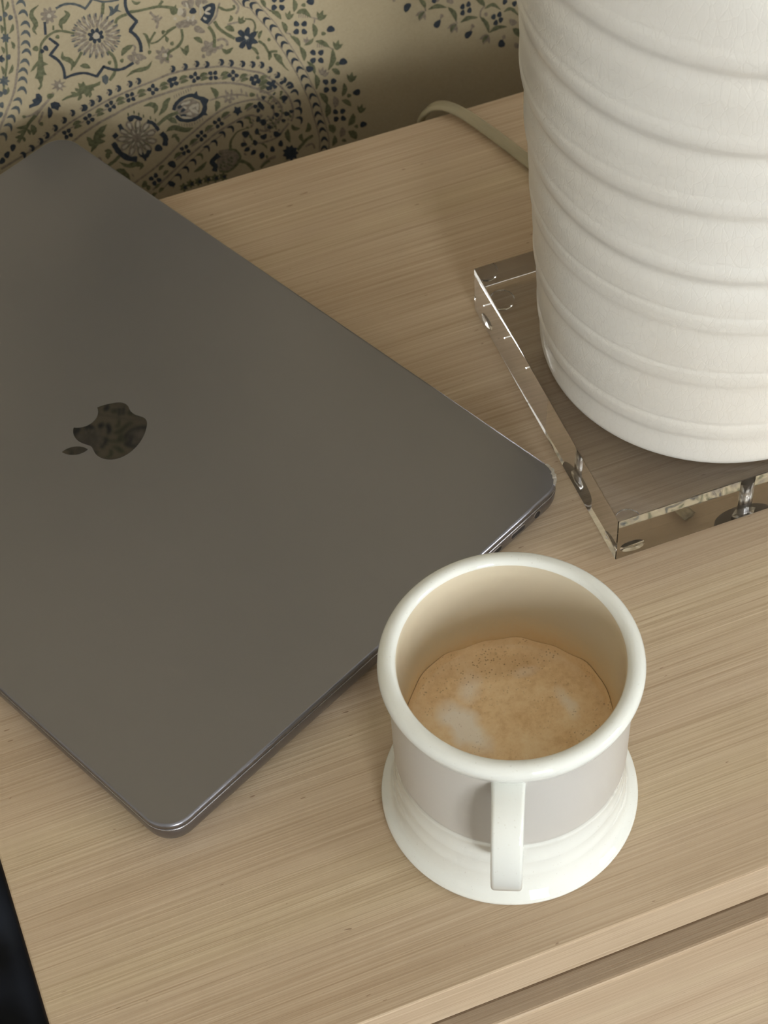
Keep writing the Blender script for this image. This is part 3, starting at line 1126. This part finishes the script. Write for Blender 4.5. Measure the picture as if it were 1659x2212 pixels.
poly(T2, [(330, 1370), (400, 1330), (450, 1380), (440, 1480), (400, 1520), (340, 1460)], 'slate')
star(T1, 1050, 1530, 150, 8, 'taupe', 0.5, 0.2, 0.85)
blob(T1, 1070, 1530, 30, 30, 0, 'cream')

# upper flower, navy fan and its sprays
for x, y, rx, ry, a in ((330, 420, 130, 75, -10), (580, 530, 110, 60, 25), (230, 450, 70, 60, 0), (430, 60, 60, 95, 0), (570, 40, 60, 90, 10), (330, 60, 70, 60, 0), (680, 30, 55, 45, 0), (480, 400, 70, 60, 0), (300, 230, 60, 80, 0)):
    blob(T3, x, y, rx, ry, a, 'taupe')
for x, y, rx, ry, a in ((240, 205, 55, 75, 10), (360, 90, 20, 60, -20), (600, 120, 18, 60, 12), (600, 230, 18, 60, 0), (380, 330, 30, 45, 0), (470, 320, 28, 60, 15), (150, 330, 30, 30, 0)):
    blob(T3, x, y, rx, ry, a, 'cream')
blob(T3, 470, 195, 66, 56, -20, 'navy')
poly(T3, [(640, 125), (720, 80), (800, 50), (862, 62), (876, 140), (845, 270), (790, 370), (735, 435), (660, 405), (598, 350), (640, 290), (680, 215)], 'navy')
for x, y, rx, ry, a in ((740, 160, 62, 26, -35), (725, 232, 58, 24, 20), (682, 328, 40, 24, 35)):
    blob(T3, x, y, rx, ry, a, 'cream')
stroke(T3, [(950, 45), (915, 160), (880, 300), (740, 462)], 36, 'taupe')
stroke(T3, [(750, 470), (830, 590), (855, 700), (850, 850)], 60, 'green')
stroke(T3, [(855, 380), (930, 500), (1060, 600), (1220, 690)], 58, 'green')
leafs(T3, (1040, 490), (1210, 560), 110)
petals(T3, 1430, 690, 125, 7, 52, 88, 'navy', 0.35)
blob(T3, 1440, 690, 85, 60, 30, 'slate')
blob(T3, 1430, 670, 40, 28, 30, 'cream')
tulip(T3, 1345, 355, 80, 30)
stroke(T3, [(1400, 335), (1530, 355), (1590, 470), (1560, 600)], 30, 'green')
stroke(T3, [(920, 120), (1060, 180), (1200, 150), (1200, 90)], 46, 'green')
stroke(T3, [(1180, -10), (1270, 90), (1280, 170), (1240, 250)], 40, 'taupe')
stroke(T3, [(1140, 270), (1160, 330), (1110, 390)], 60, 'green', 1)
stroke(T3, [(1090, 440), (1200, 410), (1290, 395)], 34, 'taupe')
stroke(T3, [(985, 870), (1080, 930), (1190, 850)], 85, 'green', 1)
stroke(T3, [(900, 725), (1000, 695), (1080, 750), (1080, 820)], 46, 'taupe')
petals(T3, 760, 860, 80, 5, 55, 75, 'taupe', 0.4)
stroke(T3, [(860, 860), (960, 850), (1000, 800)], 60, 'taupe')
leafs(T3, (480, 675), (640, 775), 90)
poly(T3, [(230, 830), (310, 880), (330, 830), (390, 800), (400, 920), (350, 1000), (290, 950)], 'green')
stroke(T3, [(265, 520), (280, 690), (200, 830), (40, 940), (10, 1080)], 48, 'green')
stroke(T3, [(-20, 580), (100, 500), (170, 480)], 34, 'green')
blob(T3, 660, 1010, 34, 38, 0, 'taupe')
blob(T3, 90, 775, 34, 30, 0, 'taupe')
tulip(T3, 140, 170, 100, 20)
leafs(T3, (-30, 640), (10, 760), 50)
for a, b in (((1500, 830), (1640, 990)), ((1550, 660), (1640, 560))):
    leafs(T3, a, b, 60)
blob(T3, 1640, 1030, 32, 36, 0, 'taupe')
stroke(T4, [(-40, 340), (60, 370), (90, 470), (60, 560)], 30, 'taupe')
leafs(T4, (30, 800), (110, 560), 70, 'navy')
leafs(T4, (160, 700), (220, 540), 60, 'green')
stroke(T4, [(30, 850), (90, 900), (150, 970)], 40, 'green')
stroke(T4, [(150, 730), (260, 810), (330, 930), (400, 920), (490, 920)], 46, 'green')
leafs(T4, (330, 900), (340, 1080), 70)
leafs(T4, (420, 960), (560, 1150), 110)
stroke(T4, [(540, 1080), (620, 1200), (700, 1270)], 50, 'green', 2)
for x, y in ((340, 710), (135, 1030)):
    blob(T4, x, y, 30, 34, 0, 'green')

# lower-left corner: navy blossom, leafy twig, pinnate leaf
poly(T5, [(640, 270), (700, 260), (755, 320), (750, 400), (690, 470), (600, 500), (520, 530), (520, 470), (600, 430), (570, 380), (640, 340)], 'navy')
poly(T5, [(900, 440), (980, 405), (1060, 430), (1095, 500), (1060, 500), (1040, 570), (980, 540), (920, 530)], 'navy')
leafs(T5, (870, 500), (875, 710), 90, 'navy')
blob(T5, 900, 310, 70, 50, -20, 'green')
stroke(T5, [(960, 250), (870, 380), (760, 500), (640, 660), (520, 800), (420, 980), (320, 1150)], 52, 'taupe')
stroke(T5, [(640, 650), (520, 790), (430, 950), (330, 1130)], 56, 'green')
for a, b, w in (((500, 820), (290, 880), 70), ((560, 820), (600, 1010), 110), ((450, 900), (300, 960), 50), ((480, 900), (540, 1010), 60), ((390, 1010), (270, 1050), 60), ((400, 1040), (440, 1130), 60)):
    leafs(T5, a, b, w)
stroke(T5, [(700, 560), (570, 650), (440, 690)], 34, 'taupe')
blob(T5, 430, 680, 34, 30, 0, 'green')
stroke(T5, [(770, 590), (740, 690), (700, 770), (740, 830)], 40, 'taupe')
blob(T5, 740, 810, 40, 36, 0, 'green')
stroke(T5, [(1670, 150), (1520, 210), (1380, 280), (1220, 330), (1110, 390)], 120, 'green', 2)
for a, b in (((1540, 190), (1400, 70)), ((1470, 220), (1340, 170)), ((1380, 260), (1270, 240)), ((1600, 210), (1600, 340)), ((1450, 260), (1390, 390)), ((1520, 150), (1490, 50))):
    leafs(T5, a, b, 62)
for x, y, a in ((230, 1230, 15), (125, 1360, 25), (40, 1470, 30)):
    blob(T5, x, y, 48, 66, a, 'navy')

# inner paisley: buds along the outer line
BUDS = [(T5, 1640, 430, 20), (T5, 1480, 520, 20), (T5, 1290, 610, 10), (T5, 1140, 740, 20), (T5, 980, 880, 10), (T5, 830, 1010, 25), (T5, 720, 1115, 10), (T5, 560, 1240, -10), (T5, 410, 1365, -20),
        (T6, 980, 40, 10), (T6, 825, 90, 10), (T6, 620, 170, 10), (T6, 460, 240, 10), (T6, 275, 355, 10), (T6, 140, 430, 10), (T6, 20, 515, 10),
        (T3, 100, 1230, 20), (T3, 320, 1190, 15), (T3, 530, 1140, 15), (T3, 710, 1150, 25), (T3, 970, 1110, 10), (T3, 1145, 1125, 10), (T3, 1350, 1140, 10), (T3, 1530, 1150, 10),
        (T4, 40, 1150, 10), (T4, 200, 1160, 20), (T4, 345, 1245, 35), (T4, 485, 1340, 45), (T4, 600, 1430, 55), (T4, 720, 1530, 65)]
for F, x, y, a in BUDS:
    comma(F, x, y, 66, a)
for x, y, a in ((450, 225, 60), (525, 335, 70), (570, 485, 90), (590, 600, 95), (600, 740, 100)):
    hook(T8, x, y, 62, a - 70, 'navy')
# outer line B1
stroke(PX, [(2, 365), (60, 330), (106, 300), (132, 279), (156, 262), (180, 247), (205, 232), (232, 217), (262, 203), (300, 187), (335, 173), (360, 162), (384, 155), (408, 150), (444, 146), (480, 143.5), (510, 147), (540, 153), (565, 158), (584, 170), (602, 183), (616, 198), (626, 214), (632, 232), (633, 248), (629, 262)], 4.5, 'taupe')
# line B2
stroke(PX, [(60, 372), (120, 333), (157, 306), (180, 288), (216, 264), (248, 247), (276, 231), (313, 216), (349, 204), (380, 194), (420, 184), (453, 180.5), (493, 179), (526, 183), (552, 191), (575, 199), (592, 212), (606, 228), (609, 246), (602, 262), (588, 272)], 5.2, 'taupe')
# line B3
stroke(PX, [(250, 432), (290, 396), (325, 370), (355, 345), (393, 306), (420, 283), (446, 261), (473, 241), (499, 227), (526, 219), (552, 215), (572, 218), (586, 228), (592, 244), (586, 258)], 4.2, 'taupe')
# line B4
stroke(PX, [(330, 410), (360, 383), (387, 358), (413, 333), (446, 305), (466, 288), (493, 271), (519, 256), (540, 249), (556, 252)], 4.2, 'taupe')
stroke(PX, [(351, 409), (385, 372), (420, 340), (452, 312), (480, 290)], 2.0, 'taupe')

# flowers between B1 and B2
for F, x, y, rot in ((T5, 1210, 985, 20), (T5, 1590, 720, 10), (T6, 485, 490, 10), (T6, 840, 330, 30), (T6, 1245, 190, 0), (T6, 1600, 60, 20), (T6, 100, 720, 10), (T3, 120, 1460, 30), (T3, 500, 1385, 10), (T3, 830, 1350, 40), (T3, 1190, 1350, 0), (T3, 1580, 1430, 30), (T4, 90, 1430, 10), (T4, 390, 1520, 30)):
    four(F, x, y, 62, rot, 'navy', 0.62)
for F, x, y in ((T5, 1380, 820), (T6, 660, 395), (T6, 1040, 255), (T6, 290, 600), (T6, 1440, 130), (T3, 300, 1420), (T3, 660, 1370), (T3, 1040, 1350), (T3, 1380, 1390), (T4, 240, 1420), (T4, 230, 1530)):
    leafs(F, (x - 75, y + 15), (x + 75, y - 55), 70)
    leafs(F, (x - 55, y + 75), (x + 90, y + 20), 66)
    stroke(F, [(x - 130, y + 70), (x, y + 10), (x + 130, y - 60)], 20, 'taupe')

# big scalloped palmette
cx, cy = 960, 1060
for k in range(11):
    a = 2 * math.pi * k / 11 + 0.2
    blob(T6, cx + 255 * math.cos(a), cy + 235 * math.sin(a), 120, 62, math.degrees(a), 'taupe')
blob(T6, cx, cy, 190, 170, 0, 'taupe')
for k in range(11):
    a = 2 * math.pi * k / 11 + 0.2
    blob(T6, cx + 270 * math.cos(a), cy + 250 * math.sin(a), 62, 26, math.degrees(a), 'cream')
    blob(T6, cx + 285 * math.cos(a), cy + 262 * math.sin(a), 30, 15, math.degrees(a), 'taupe')
for k in range(9):
    a = 2 * math.pi * k / 9
    blob(T6, cx + 125 * math.cos(a), cy + 115 * math.sin(a), 42, 15, math.degrees(a), 'cream')
for k in range(14):
    a = 2 * math.pi * k / 14 + 0.11
    stroke(T6, [(cx + 60 * math.cos(a), cy + 55 * math.sin(a)), (cx + 320 * math.cos(a), cy + 300 * math.sin(a))], 14, 'green', 1)
for pts, w in (([(790, 715), (900, 680), (1050, 725)], 62), ([(1140, 760), (1250, 800), (1350, 925)], 66), ([(1395, 970), (1470, 1060), (1460, 1200)], 92), ([(1010, 1325), (1110, 1395), (1195, 1270)], 78),
               ([(535, 1150), (640, 1310), (800, 1420), (965, 1440)], 96), ([(545, 990), (600, 1050)], 95), ([(640, 820), (700, 920)], 72), ([(1110, 1400), (1110, 1470)], 40)):
    stroke(T6, pts, w, 'navy')
blob(T6, 1345, 1240, 72, 66, 0, 'navy')
blob(T6, 850, 720, 50, 50, 0, 'navy')
blob(T6, 560, 1180, 50, 45, 0, 'navy')
for x, y in ((800, 640), (905, 600), (990, 635), (1075, 670), (1200, 700), (1290, 740)):
    stroke(T6, [(x, y - 35), (x + 5, y + 35)], 30, 'green', 1)
# its leaves
stroke(T6, [(1080, 490), (1220, 460), (1300, 520), (1270, 630)], 95, 'green', 1)
stroke(T6, [(1350, 660), (1450, 530), (1480, 430), (1560, 340)], 105, 'green', 1)
stroke(T6, [(1330, 830), (1480, 700), (1620, 630), (1700, 600)], 58, 'green')
leafs(T6, (1500, 720), (1680, 800), 80)
leafs(T6, (1570, 930), (1690, 850), 70)
stroke(T6, [(140, 1310), (230, 1130), (280, 970), (420, 820)], 140, 'green', 1)
for a, b in (((230, 1170), (390, 1120)), ((200, 1130), (60, 1040)), ((270, 1050), (400, 1020)), ((200, 1200), (90, 1110))):
    leafs(T6, a, b, 80)
leafs(T6, (380, 1290), (520, 1340), 80)
leafs(T6, (440, 1440), (470, 1310), 90)
blob(T6, 290, 1435, 44, 36, 30, 'taupe')
stroke(T6, [(440, 1560), (560, 1470), (660, 1370)], 56, 'green')
stroke(T6, [(640, 1490), (790, 1560), (940, 1530), (1050, 1550), (1010, 1630)], 92, 'green', 1)
stroke(T6, [(590, 1630), (700, 1690), (840, 1810)], 150, 'green', 1)
leafs(T6, (860, 1700), (900, 1760), 30, 'taupe')
leafs(T6, (1580, 1060), (1690, 1000), 60)

# second palmette with its navy crown
blob(T7, 350, 640, 215, 165, 0, 'taupe')
for x, y, rx, ry, a in ((420, 600, 70, 30, -30), (460, 680, 60, 30, 30), (330, 540, 60, 22, -20), (370, 720, 40, 26, 0), (300, 620, 34, 20, 30), (500, 600, 26, 60, 0), (400, 640, 22, 40, 0), (260, 560, 40, 16, -40), (330, 780, 90, 14, 8)):
    blob(T7, x, y, rx, ry, a, 'cream')
stroke(T7, [(110, 660), (150, 560), (270, 460), (420, 420), (560, 480), (620, 600), (560, 740), (400, 825), (240, 820), (150, 750)], 56, 'navy')
poly(T7, [(370, 430), (440, 400), (490, 345), (510, 430), (600, 440), (690, 490), (655, 560), (660, 640), (640, 700), (672, 745), (600, 745), (545, 740), (590, 600), (540, 500), (450, 470)], 'navy')
for x, y, a in ((215, 605, -35), (270, 660, -35), (275, 750, 0)):
    blob(T7, x, y, 52, 26, a, 'navy')
for k in range(8):
    x, y = 130 + 38 * k, 470 - 18 * k
    stroke(T7, [(x, y), (x - 12, y - 50)], 15, 'taupe')
for k in range(10):
    x, y = 200 + 42 * k, 870 + (10 if k < 5 else -22 * (k - 5))
    stroke(T7, [(x, y), (x + 6, y + 48)], 15, 'taupe')
leafs(T7, (0, 560), (60, 460), 60)
leafs(T7, (20, 810), (160, 870), 95)
stroke(T7, [(-10, 1010), (110, 945), (300, 985), (430, 950)], 95, 'green', 1)
leafs(T7, (130, 1080), (200, 1190), 60)
stroke(T7, [(-60, 830), (20, 760), (110, 720)], 50, 'green')

# spray between B2 and B3
stroke(T7, [(715, 290), (800, 380), (800, 470)], 90, 'green', 1)
stroke(T7, [(700, 505), (850, 455), (1000, 425), (1180, 410), (1330, 430)], 28, 'taupe')
petals(T7, 1010, 460, 60, 6, 28, 44, 'taupe', 0.2)
for x, y in ((960, 370), (1050, 360), (1140, 430), (1210, 350), (1290, 400), (1470, 430), (1550, 450)):
    stroke(T7, [(x, y - 45), (x + 14, y + 50)], 34, 'taupe', 1)
stroke(T7, [(800, 510), (830, 570), (800, 680)], 92, 'green', 1)
blob(T7, 1390, 410, 50, 36, 0, 'green')

# band between B3 and B4
for x, y, rot in ((300, 1310, 20), (565, 1080, 0), (840, 870, 10), (1500, 610, 10)):
    four(T7, x, y, 56, rot, 'navy', 0.6)
star(T7, 1155, 670, 85, 5, 'navy', 0.6, 0.3)
four(T6, 1285, 1800, 70, 10, 'navy', 0.6)
blob(T6, 1095, 1890, 45, 70, 25, 'green')
blob(T6, 1165, 1950, 40, 50, 0, 'green')
for x, y in ((190, 1410), (440, 1190), (690, 970), (960, 750), (1340, 610)):
    leafs(T7, (x - 70, y + 45), (x + 70, y - 60), 62)
    leafs(T7, (x - 40, y + 70), (x + 90, y - 15), 54, 'taupe')
for x, y in ((1400, 1600), (1480, 1690), (1330, 1930), (1400, 2000), (1270, 2090)):
    leafs(T6, (x - 45, y + 40), (x + 50, y - 45), 62)
blob(T6, 1590, 1530, 80, 60, 30, 'navy')
blob(T6, 1580, 1880, 70, 50, 20, 'navy')
# hooks inside B4
for x, y, a in ((70, 1545, 20), (540, 1405, 20), (650, 1275, 20), (775, 1185, 20), (905, 1045, 20), (1045, 955, 25), (1195, 870, 25), (1320, 805, 25), (430, 1495, 20), (310, 1615, 20), (190, 1735, 20), (70, 1860, 20)):
    hook(T7, x, y, 62, a - 5, 'navy' if int(x) % 3 else 'green')
for x, y, a in ((1490, 810, 10), (1585, 870, 30), (1470, 1010, 0), (1590, 1090, 40), (1440, 1190, -20), (1250, 1220, 70), (1310, 1300, 60), (1410, 1350, 40), (1545, 1390, 20)):
    blob(T7, x, y, 36, 52, a, 'navy')
blob(T7, 1285, 1050, 62, 56, 0, 'navy')
for k in range(26):
    x, y = 1250 + 420 * random.random(), 800 + 600 * random.random()
    leafs(T7, (x, y), (x + random.uniform(-70, 70), y + random.uniform(-70, 70)), 36, random.choice(['taupe', 'taupe', 'green']))
# tulip under them
poly(T7, [(830, 1400), (850, 1320), (990, 1295), (1110, 1310), (1180, 1360), (1205, 1440), (1160, 1560), (1050, 1650), (860, 1660), (800, 1550), (820, 1480)], 'taupe')
stroke(T7, [(1010, 1300), (1130, 1320), (1200, 1430), (1130, 1560), (1000, 1660), (860, 1660)], 36, 'green')
for k in range(12):
    x, y = random.uniform(870, 1120), random.uniform(1360, 1600)
    blob(T7, x, y, 24, 14, 40, 'green')
stroke(T7, [(850, 1385), (735, 1500), (790, 1570), (775, 1660)], 80, 'navy')
stroke(T7, [(1150, 1480), (1300, 1520), (1420, 1640)], 54, 'green')
stroke(T7, [(1530, 1600), (1600, 1530), (1680, 1480)], 40, 'green')
stroke(T7, [(440, 1670), (560, 1600), (650, 1500)], 66, 'green', 1)
stroke(T7, [(1040, 1300), (1040, 1190), (1090, 1090), (1180, 1000), (1400, 930)], 48, 'green', 2)
for x, y in ((280, 1920), (390, 1860), (520, 1825), (660, 1790), (790, 1770), (920, 1745)):
    star(T7, x, y, 80, 6, 'green', 0.6, x)
    blob(T7, x + 20, y, 30, 30, 0, 'navy')

# curl at the head of the inner paisley
for x, y, rx, ry, a in ((190, 220, 40, 36, 0), (130, 280, 30, 34, 0), (375, 430, 44, 50, 40), (262, 675, 40, 34, 30), (410, 660, 44, 36, 0), (260, 965, 56, 44, 20), (320, 1105, 36, 50, 0), (195, 1190, 36, 46, 0), (40, 1285, 38, 50, 10),
                        (20, 535, 40, 36, 0), (60, 785, 40, 50, 20), (330, 200, 30, 26, 0), (480, 625, 36, 26, 0), (60, 1010, 50, 34, 10), (150, 860, 34, 30, 0), (60, 420, 30, 30, 0), (200, 560, 28, 34, 0), (360, 760, 34, 26, 0)):
    blob(T8, x, y, rx, ry, a, 'navy')
star(T8, 465, 1245, 125, 9, 'navy', 0.72)
stroke(T8, [(330, 560), (330, 680), (240, 780), (170, 850)], 26, 'taupe')
stroke(T8, [(120, 690), (190, 770), (180, 870), (90, 920), (0, 900)], 28, 'taupe')
stroke(T8, [(240, 300), (120, 350), (0, 330)], 24, 'taupe')
stroke(T8, [(440, 800), (360, 900), (250, 1020), (60, 1090), (-60, 1100)], 26, 'taupe')
for k in range(70):
    a = random.uniform(0, 6.28)
    r = 290 * math.sqrt(random.random())
    x, y = 210 + 0.85 * r * math.cos(a), 640 + 1.25 * r * math.sin(a)
    leafs(T8, (x, y), (x + random.uniform(-55, 55), y + random.uniform(-55, 55)), 34, random.choice(['taupe', 'taupe', 'green', 'slate']))
for pts, w in (([(430, 890), (420, 980), (460, 1090)], 80), ([(640, 960), (620, 1010), (665, 1090)], 62), ([(690, 930), (740, 880), (730, 790)], 74), ([(485, 820), (520, 880), (610, 880)], 62)):
    stroke(T8, pts, w, 'green', 1)
stroke(T8, [(570, 1200), (650, 1110), (700, 1050), (800, 985)], 44, 'green')
stroke(T8, [(690, 1150), (790, 1110), (830, 1180)], 28, 'taupe')
stroke(T8, [(40, 1430), (130, 1350), (250, 1300)], 40, 'taupe')

# the chevron band of the outer paisley
band_pts = [(480, -42), (505, -25), (529, 3.6), (544.8, 9.6), (558, 24.1), (573.8, 42.2), (588.2, 57.9), (600.3, 77.2), (612.3, 94), (624.4, 112.1), (635.2, 130.2), (646, 148.3), (655.7, 166.4), (664.2, 186.2), (674.3, 206.4), (681.5, 226.7), (685.9, 245.5), (691.6, 264.3), (696, 280.2), (700.3, 300.4), (700.5, 319.3), (700, 340)]
CB = [Vector(p) for p in band_pts]
for i in range(1, len(CB) - 1):
    t = (CB[i + 1] - CB[i - 1]).normalized()
    nn = Vector((-t.y, t.x))
    w = 8.7 - 1.2 * i / len(CB)
    c = CB[i]
    f = 6.6
    add_poly('navy', [c - nn * w + t * f * 1.25, c - nn * w * 0.95 + t * f * 0.2, c - nn * w * 0.45 - t * f * 0.75, c - t * f * 0.95, c + nn * w * 0.5 - t * f * 0.75,
                      c + nn * w * 0.98 + t * f * 0.1, c + nn * w + t * f * 1.2, c + nn * w * 0.62 + t * f * 0.55, c + nn * w * 0.2 + t * f * 0.15, c - nn * w * 0.2 + t * f * 0.15, c - nn * w * 0.62 + t * f * 0.6])
L_, R_ = [], []
for i, c in enumerate(CB):
    t = (CB[min(i + 1, len(CB) - 1)] - CB[max(i - 1, 0)]).normalized()
    nn = Vector((-t.y, t.x))
    L_.append(tuple(c - nn * 10.0))
    R_.append(tuple(c + nn * 10.0))
stroke(PX, L_, 2.3, 'taupe')
stroke(PX, R_, 2.3, 'taupe')

# fringe outside the chevron band
for F, x, y, rot in ((T4, 500, 60, 30), (T4, 900, 495, 30), (T4, 1200, 1010, 30), (T4, 1430, 1530, 25), (T8, 1195, 680, 25)):
    r = 100 if F is T4 else 76
    four(F, x, y, r, rot + 15, 'navy', 0.5)
for a, b, w in (((180, -10), (270, 130), 80), ((365, 190), (560, 345), 90), ((570, 390), (640, 590), 90), ((725, 640), (900, 840), 85), ((890, 830), (970, 1090), 95), ((1020, 1095), (1165, 1330), 80), ((1170, 1330), (1200, 1570), 85),
                ((780, -20), (785, 210), 90), ((1125, 420), (1150, 670), 95), ((1480, 870), (1400, 1260), 100), ((1140, 680), (970, 810), 56)):
    leafs(T4, a, b, w)
for pts, w in (([(830, 235), (960, 200), (1090, 310)], 100), ([(1175, 735), (1300, 765), (1430, 850)], 90), ([(1465, 1235), (1540, 1270), (1610, 1310)], 90)):
    stroke(T4, pts, w, 'green', 1)
for k in range(6):
    stroke(T4, [(880 + 36 * k, 250), (870 + 40 * k, 320)], 16, 'taupe')
    stroke(T4, [(1210 + 36 * k, 780 + 8 * k), (1205 + 38 * k, 850)], 16, 'taupe')
tulip(T4, 705, 265, 85, 10, 'green')
tulip(T4, 1280, 270, 100, 20)
tulip(T4, 1570, 800, 95, 15)
tulip(T4, 1020, 720, 70, 10, 'taupe')
tulip(T4, 1300, 1270, 80, 10, 'taupe')
stroke(T4, [(270, 120), (370, 200), (350, 180)], 26, 'taupe')
stroke(T4, [(640, 590), (720, 610), (735, 660)], 26, 'taupe')
stroke(T4, [(1160, 320), (1150, 420)], 24, 'taupe')
stroke(T4, [(1090, 310), (1180, 330), (1230, 350)], 24, 'taupe')
stroke(T4, [(1430, 850), (1480, 880), (1500, 870)], 24, 'taupe')
for F, x, y, r, a in ((T4, 1085, 30, 72, 0), (T4, 1445, 520, 74, -10), (T8, 750, -10, 60, 0), (T8, 1455, 340, 58, -25), (T8, 1552, 818, 54, -25)):
    blob(F, x, y, r, r * 0.8, a, 'navy')
blob(PX, 741, 133, 9, 7.5, -15, 'navy')
for F, x, y, r in ((T4, 960, 90, 40), (T4, 1315, 600, 42), (T4, 1570, 1140, 42), (T8, 1340, 390, 34), (T8, 1450, 850, 30)):
    blob(F, x, y, r, r * 0.9, 0, 'green')
tulip(T8, 1378, 110, 80, 10)
tulip(T8, 1525, 580, 70, 15)
tulip(T8, 985, 50, 60, 10, 'taupe')
for a, b, w in (((1100, 20), (1200, 75), 80), ((1265, 200), (1240, 400), 72), ((830, 120), (850, 300), 56), ((1230, 460), (1370, 545), 76), ((1405, 655), (1330, 840), 88), ((1040, 830), (1110, 950), 110), ((1125, 985), (1095, 1140), 70), ((1330, 925), (1450, 1040), 110), ((1230, 1060), (1300, 1075), 50), ((900, 350), (1010, 520), 90), ((1010, 500), (1000, 710), 90)):
    leafs(T8, a, b, w)
leafs(T8, (1120, 400), (1130, 570), 90, 'taupe')
leafs(T8, (1240, 860), (1215, 1010), 90, 'taupe')
stroke(T8, [(1010, 700), (1040, 780), (1060, 840)], 20, 'taupe')

# fringe of the neighbouring paisley, upper right
for x, y, rx, ry, a in ((218, 85, 38, 60, 30), (578, 285, 36, 56, 35), (948, 410, 34, 58, 45), (1345, 520, 42, 48, 0)):
    blob(T9, x, y, rx, ry, a, 'navy')
for x, y in ((630, 190), (1000, 312), (1375, 442), (1160, 170)):
    blob(T9, x, y, 22, 26, 0, 'taupe')
stroke(T9, [(610, 240), (635, 185)], 16, 'taupe')
stroke(T9, [(975, 365), (1005, 310)], 16, 'taupe')
stroke(T9, [(1355, 480), (1378, 440)], 16, 'taupe')
for x, y in ((385, 190), (765, 340), (1150, 470)):
    tulip(T9, x, y, 68, 205, 'taupe')
    leafs(T9, (x - 30, y + 40), (x + 40, y - 50), 40)
for a, b, w in (((360, -10), (435, 95), 56), ((470, 112), (690, 88), 52), ((705, 85), (805, 250), 62), ((855, 268), (1060, 208), 52), ((1085, 195), (1195, 390), 52), ((1200, 388), (1410, 318), 50), ((1040, -10), (1145, 75), 64), ((1480, 340), (1560, 440), 80), ((1560, 200), (1640, 330), 60)):
    leafs(T9, a, b, w)
for pts in ([(1140, 105), (1240, 55), (1335, 115)], [(1370, 140), (1460, 105), (1550, 185)]):
    stroke(T9, pts, 44, 'green', 1)
stroke(T9, [(430, 90), (440, 135)], 18, 'taupe')
stroke(T9, [(800, 240), (812, 285)], 18, 'taupe')
stroke(T9, [(1092, 205), (1098, 130), (1145, 70)], 18, 'taupe')
for x, y in ((880, 78), (880, 152), (950, 50), (962, 122), (1250, 200), (1276, 270), (1320, 172), (1336, 236), (1385, 18), (1500, 42), (1610, 90), (540, 5), (900, -60), (960, -70)):
    blob(T9, x, y, 27, 36, 20, 'navy')
for x, y, r in ((1480, 265, 50), (1530, 545, 40), (730, 10, 46), (570, -10, 40), (60, 5, 20)):
    blob(T9, x, y, r, r * 0.8, 30, 'taupe')
for x, y in ((1690, 460), (1750, 300), (1700, 130), (1850, 520), (1900, 300)):
    blob(T9, x, y, 42, 50, 20, 'navy')
    leafs(T9, (x - 60, y + 60), (x + 40, y + 140), 50)

meshes = {}
for colr, (vs, fs) in POLY.items():
    me = bpy.data.meshes.new('printed_pattern')
    me.from_pydata(vs, [], fs)
    me.validate()
    me.materials.append(INK[colr])
    bm = bmesh.new()
    bm.from_mesh(me)
    for f_ in bm.faces:
        f_.normal_update()
        if f_.normal.y > 0:
            f_.normal_flip()
    bm.to_mesh(me)
    bm.free()
    meshes[colr] = me
# the repeat goes on up the wall and to both sides
for dx, dz in ((0, 0), (-0.02, 0.142), (-0.06, 0.284), (0.0, 0.426), (0.0, 0.57), (-0.30, 0.09), (-0.30, 0.275), (-0.30, 0.46), (-0.30, -0.095), (0.30, 0.11), (0.30, 0.295), (0.30, 0.48), (0.30, -0.075), (0.0, -0.185)):
    for colr, me in meshes.items():
        o = bpy.data.objects.new('printed_pattern', me)
        o.location = (dx, 0, dz)
        link(o, wall_back, kind='stuff')
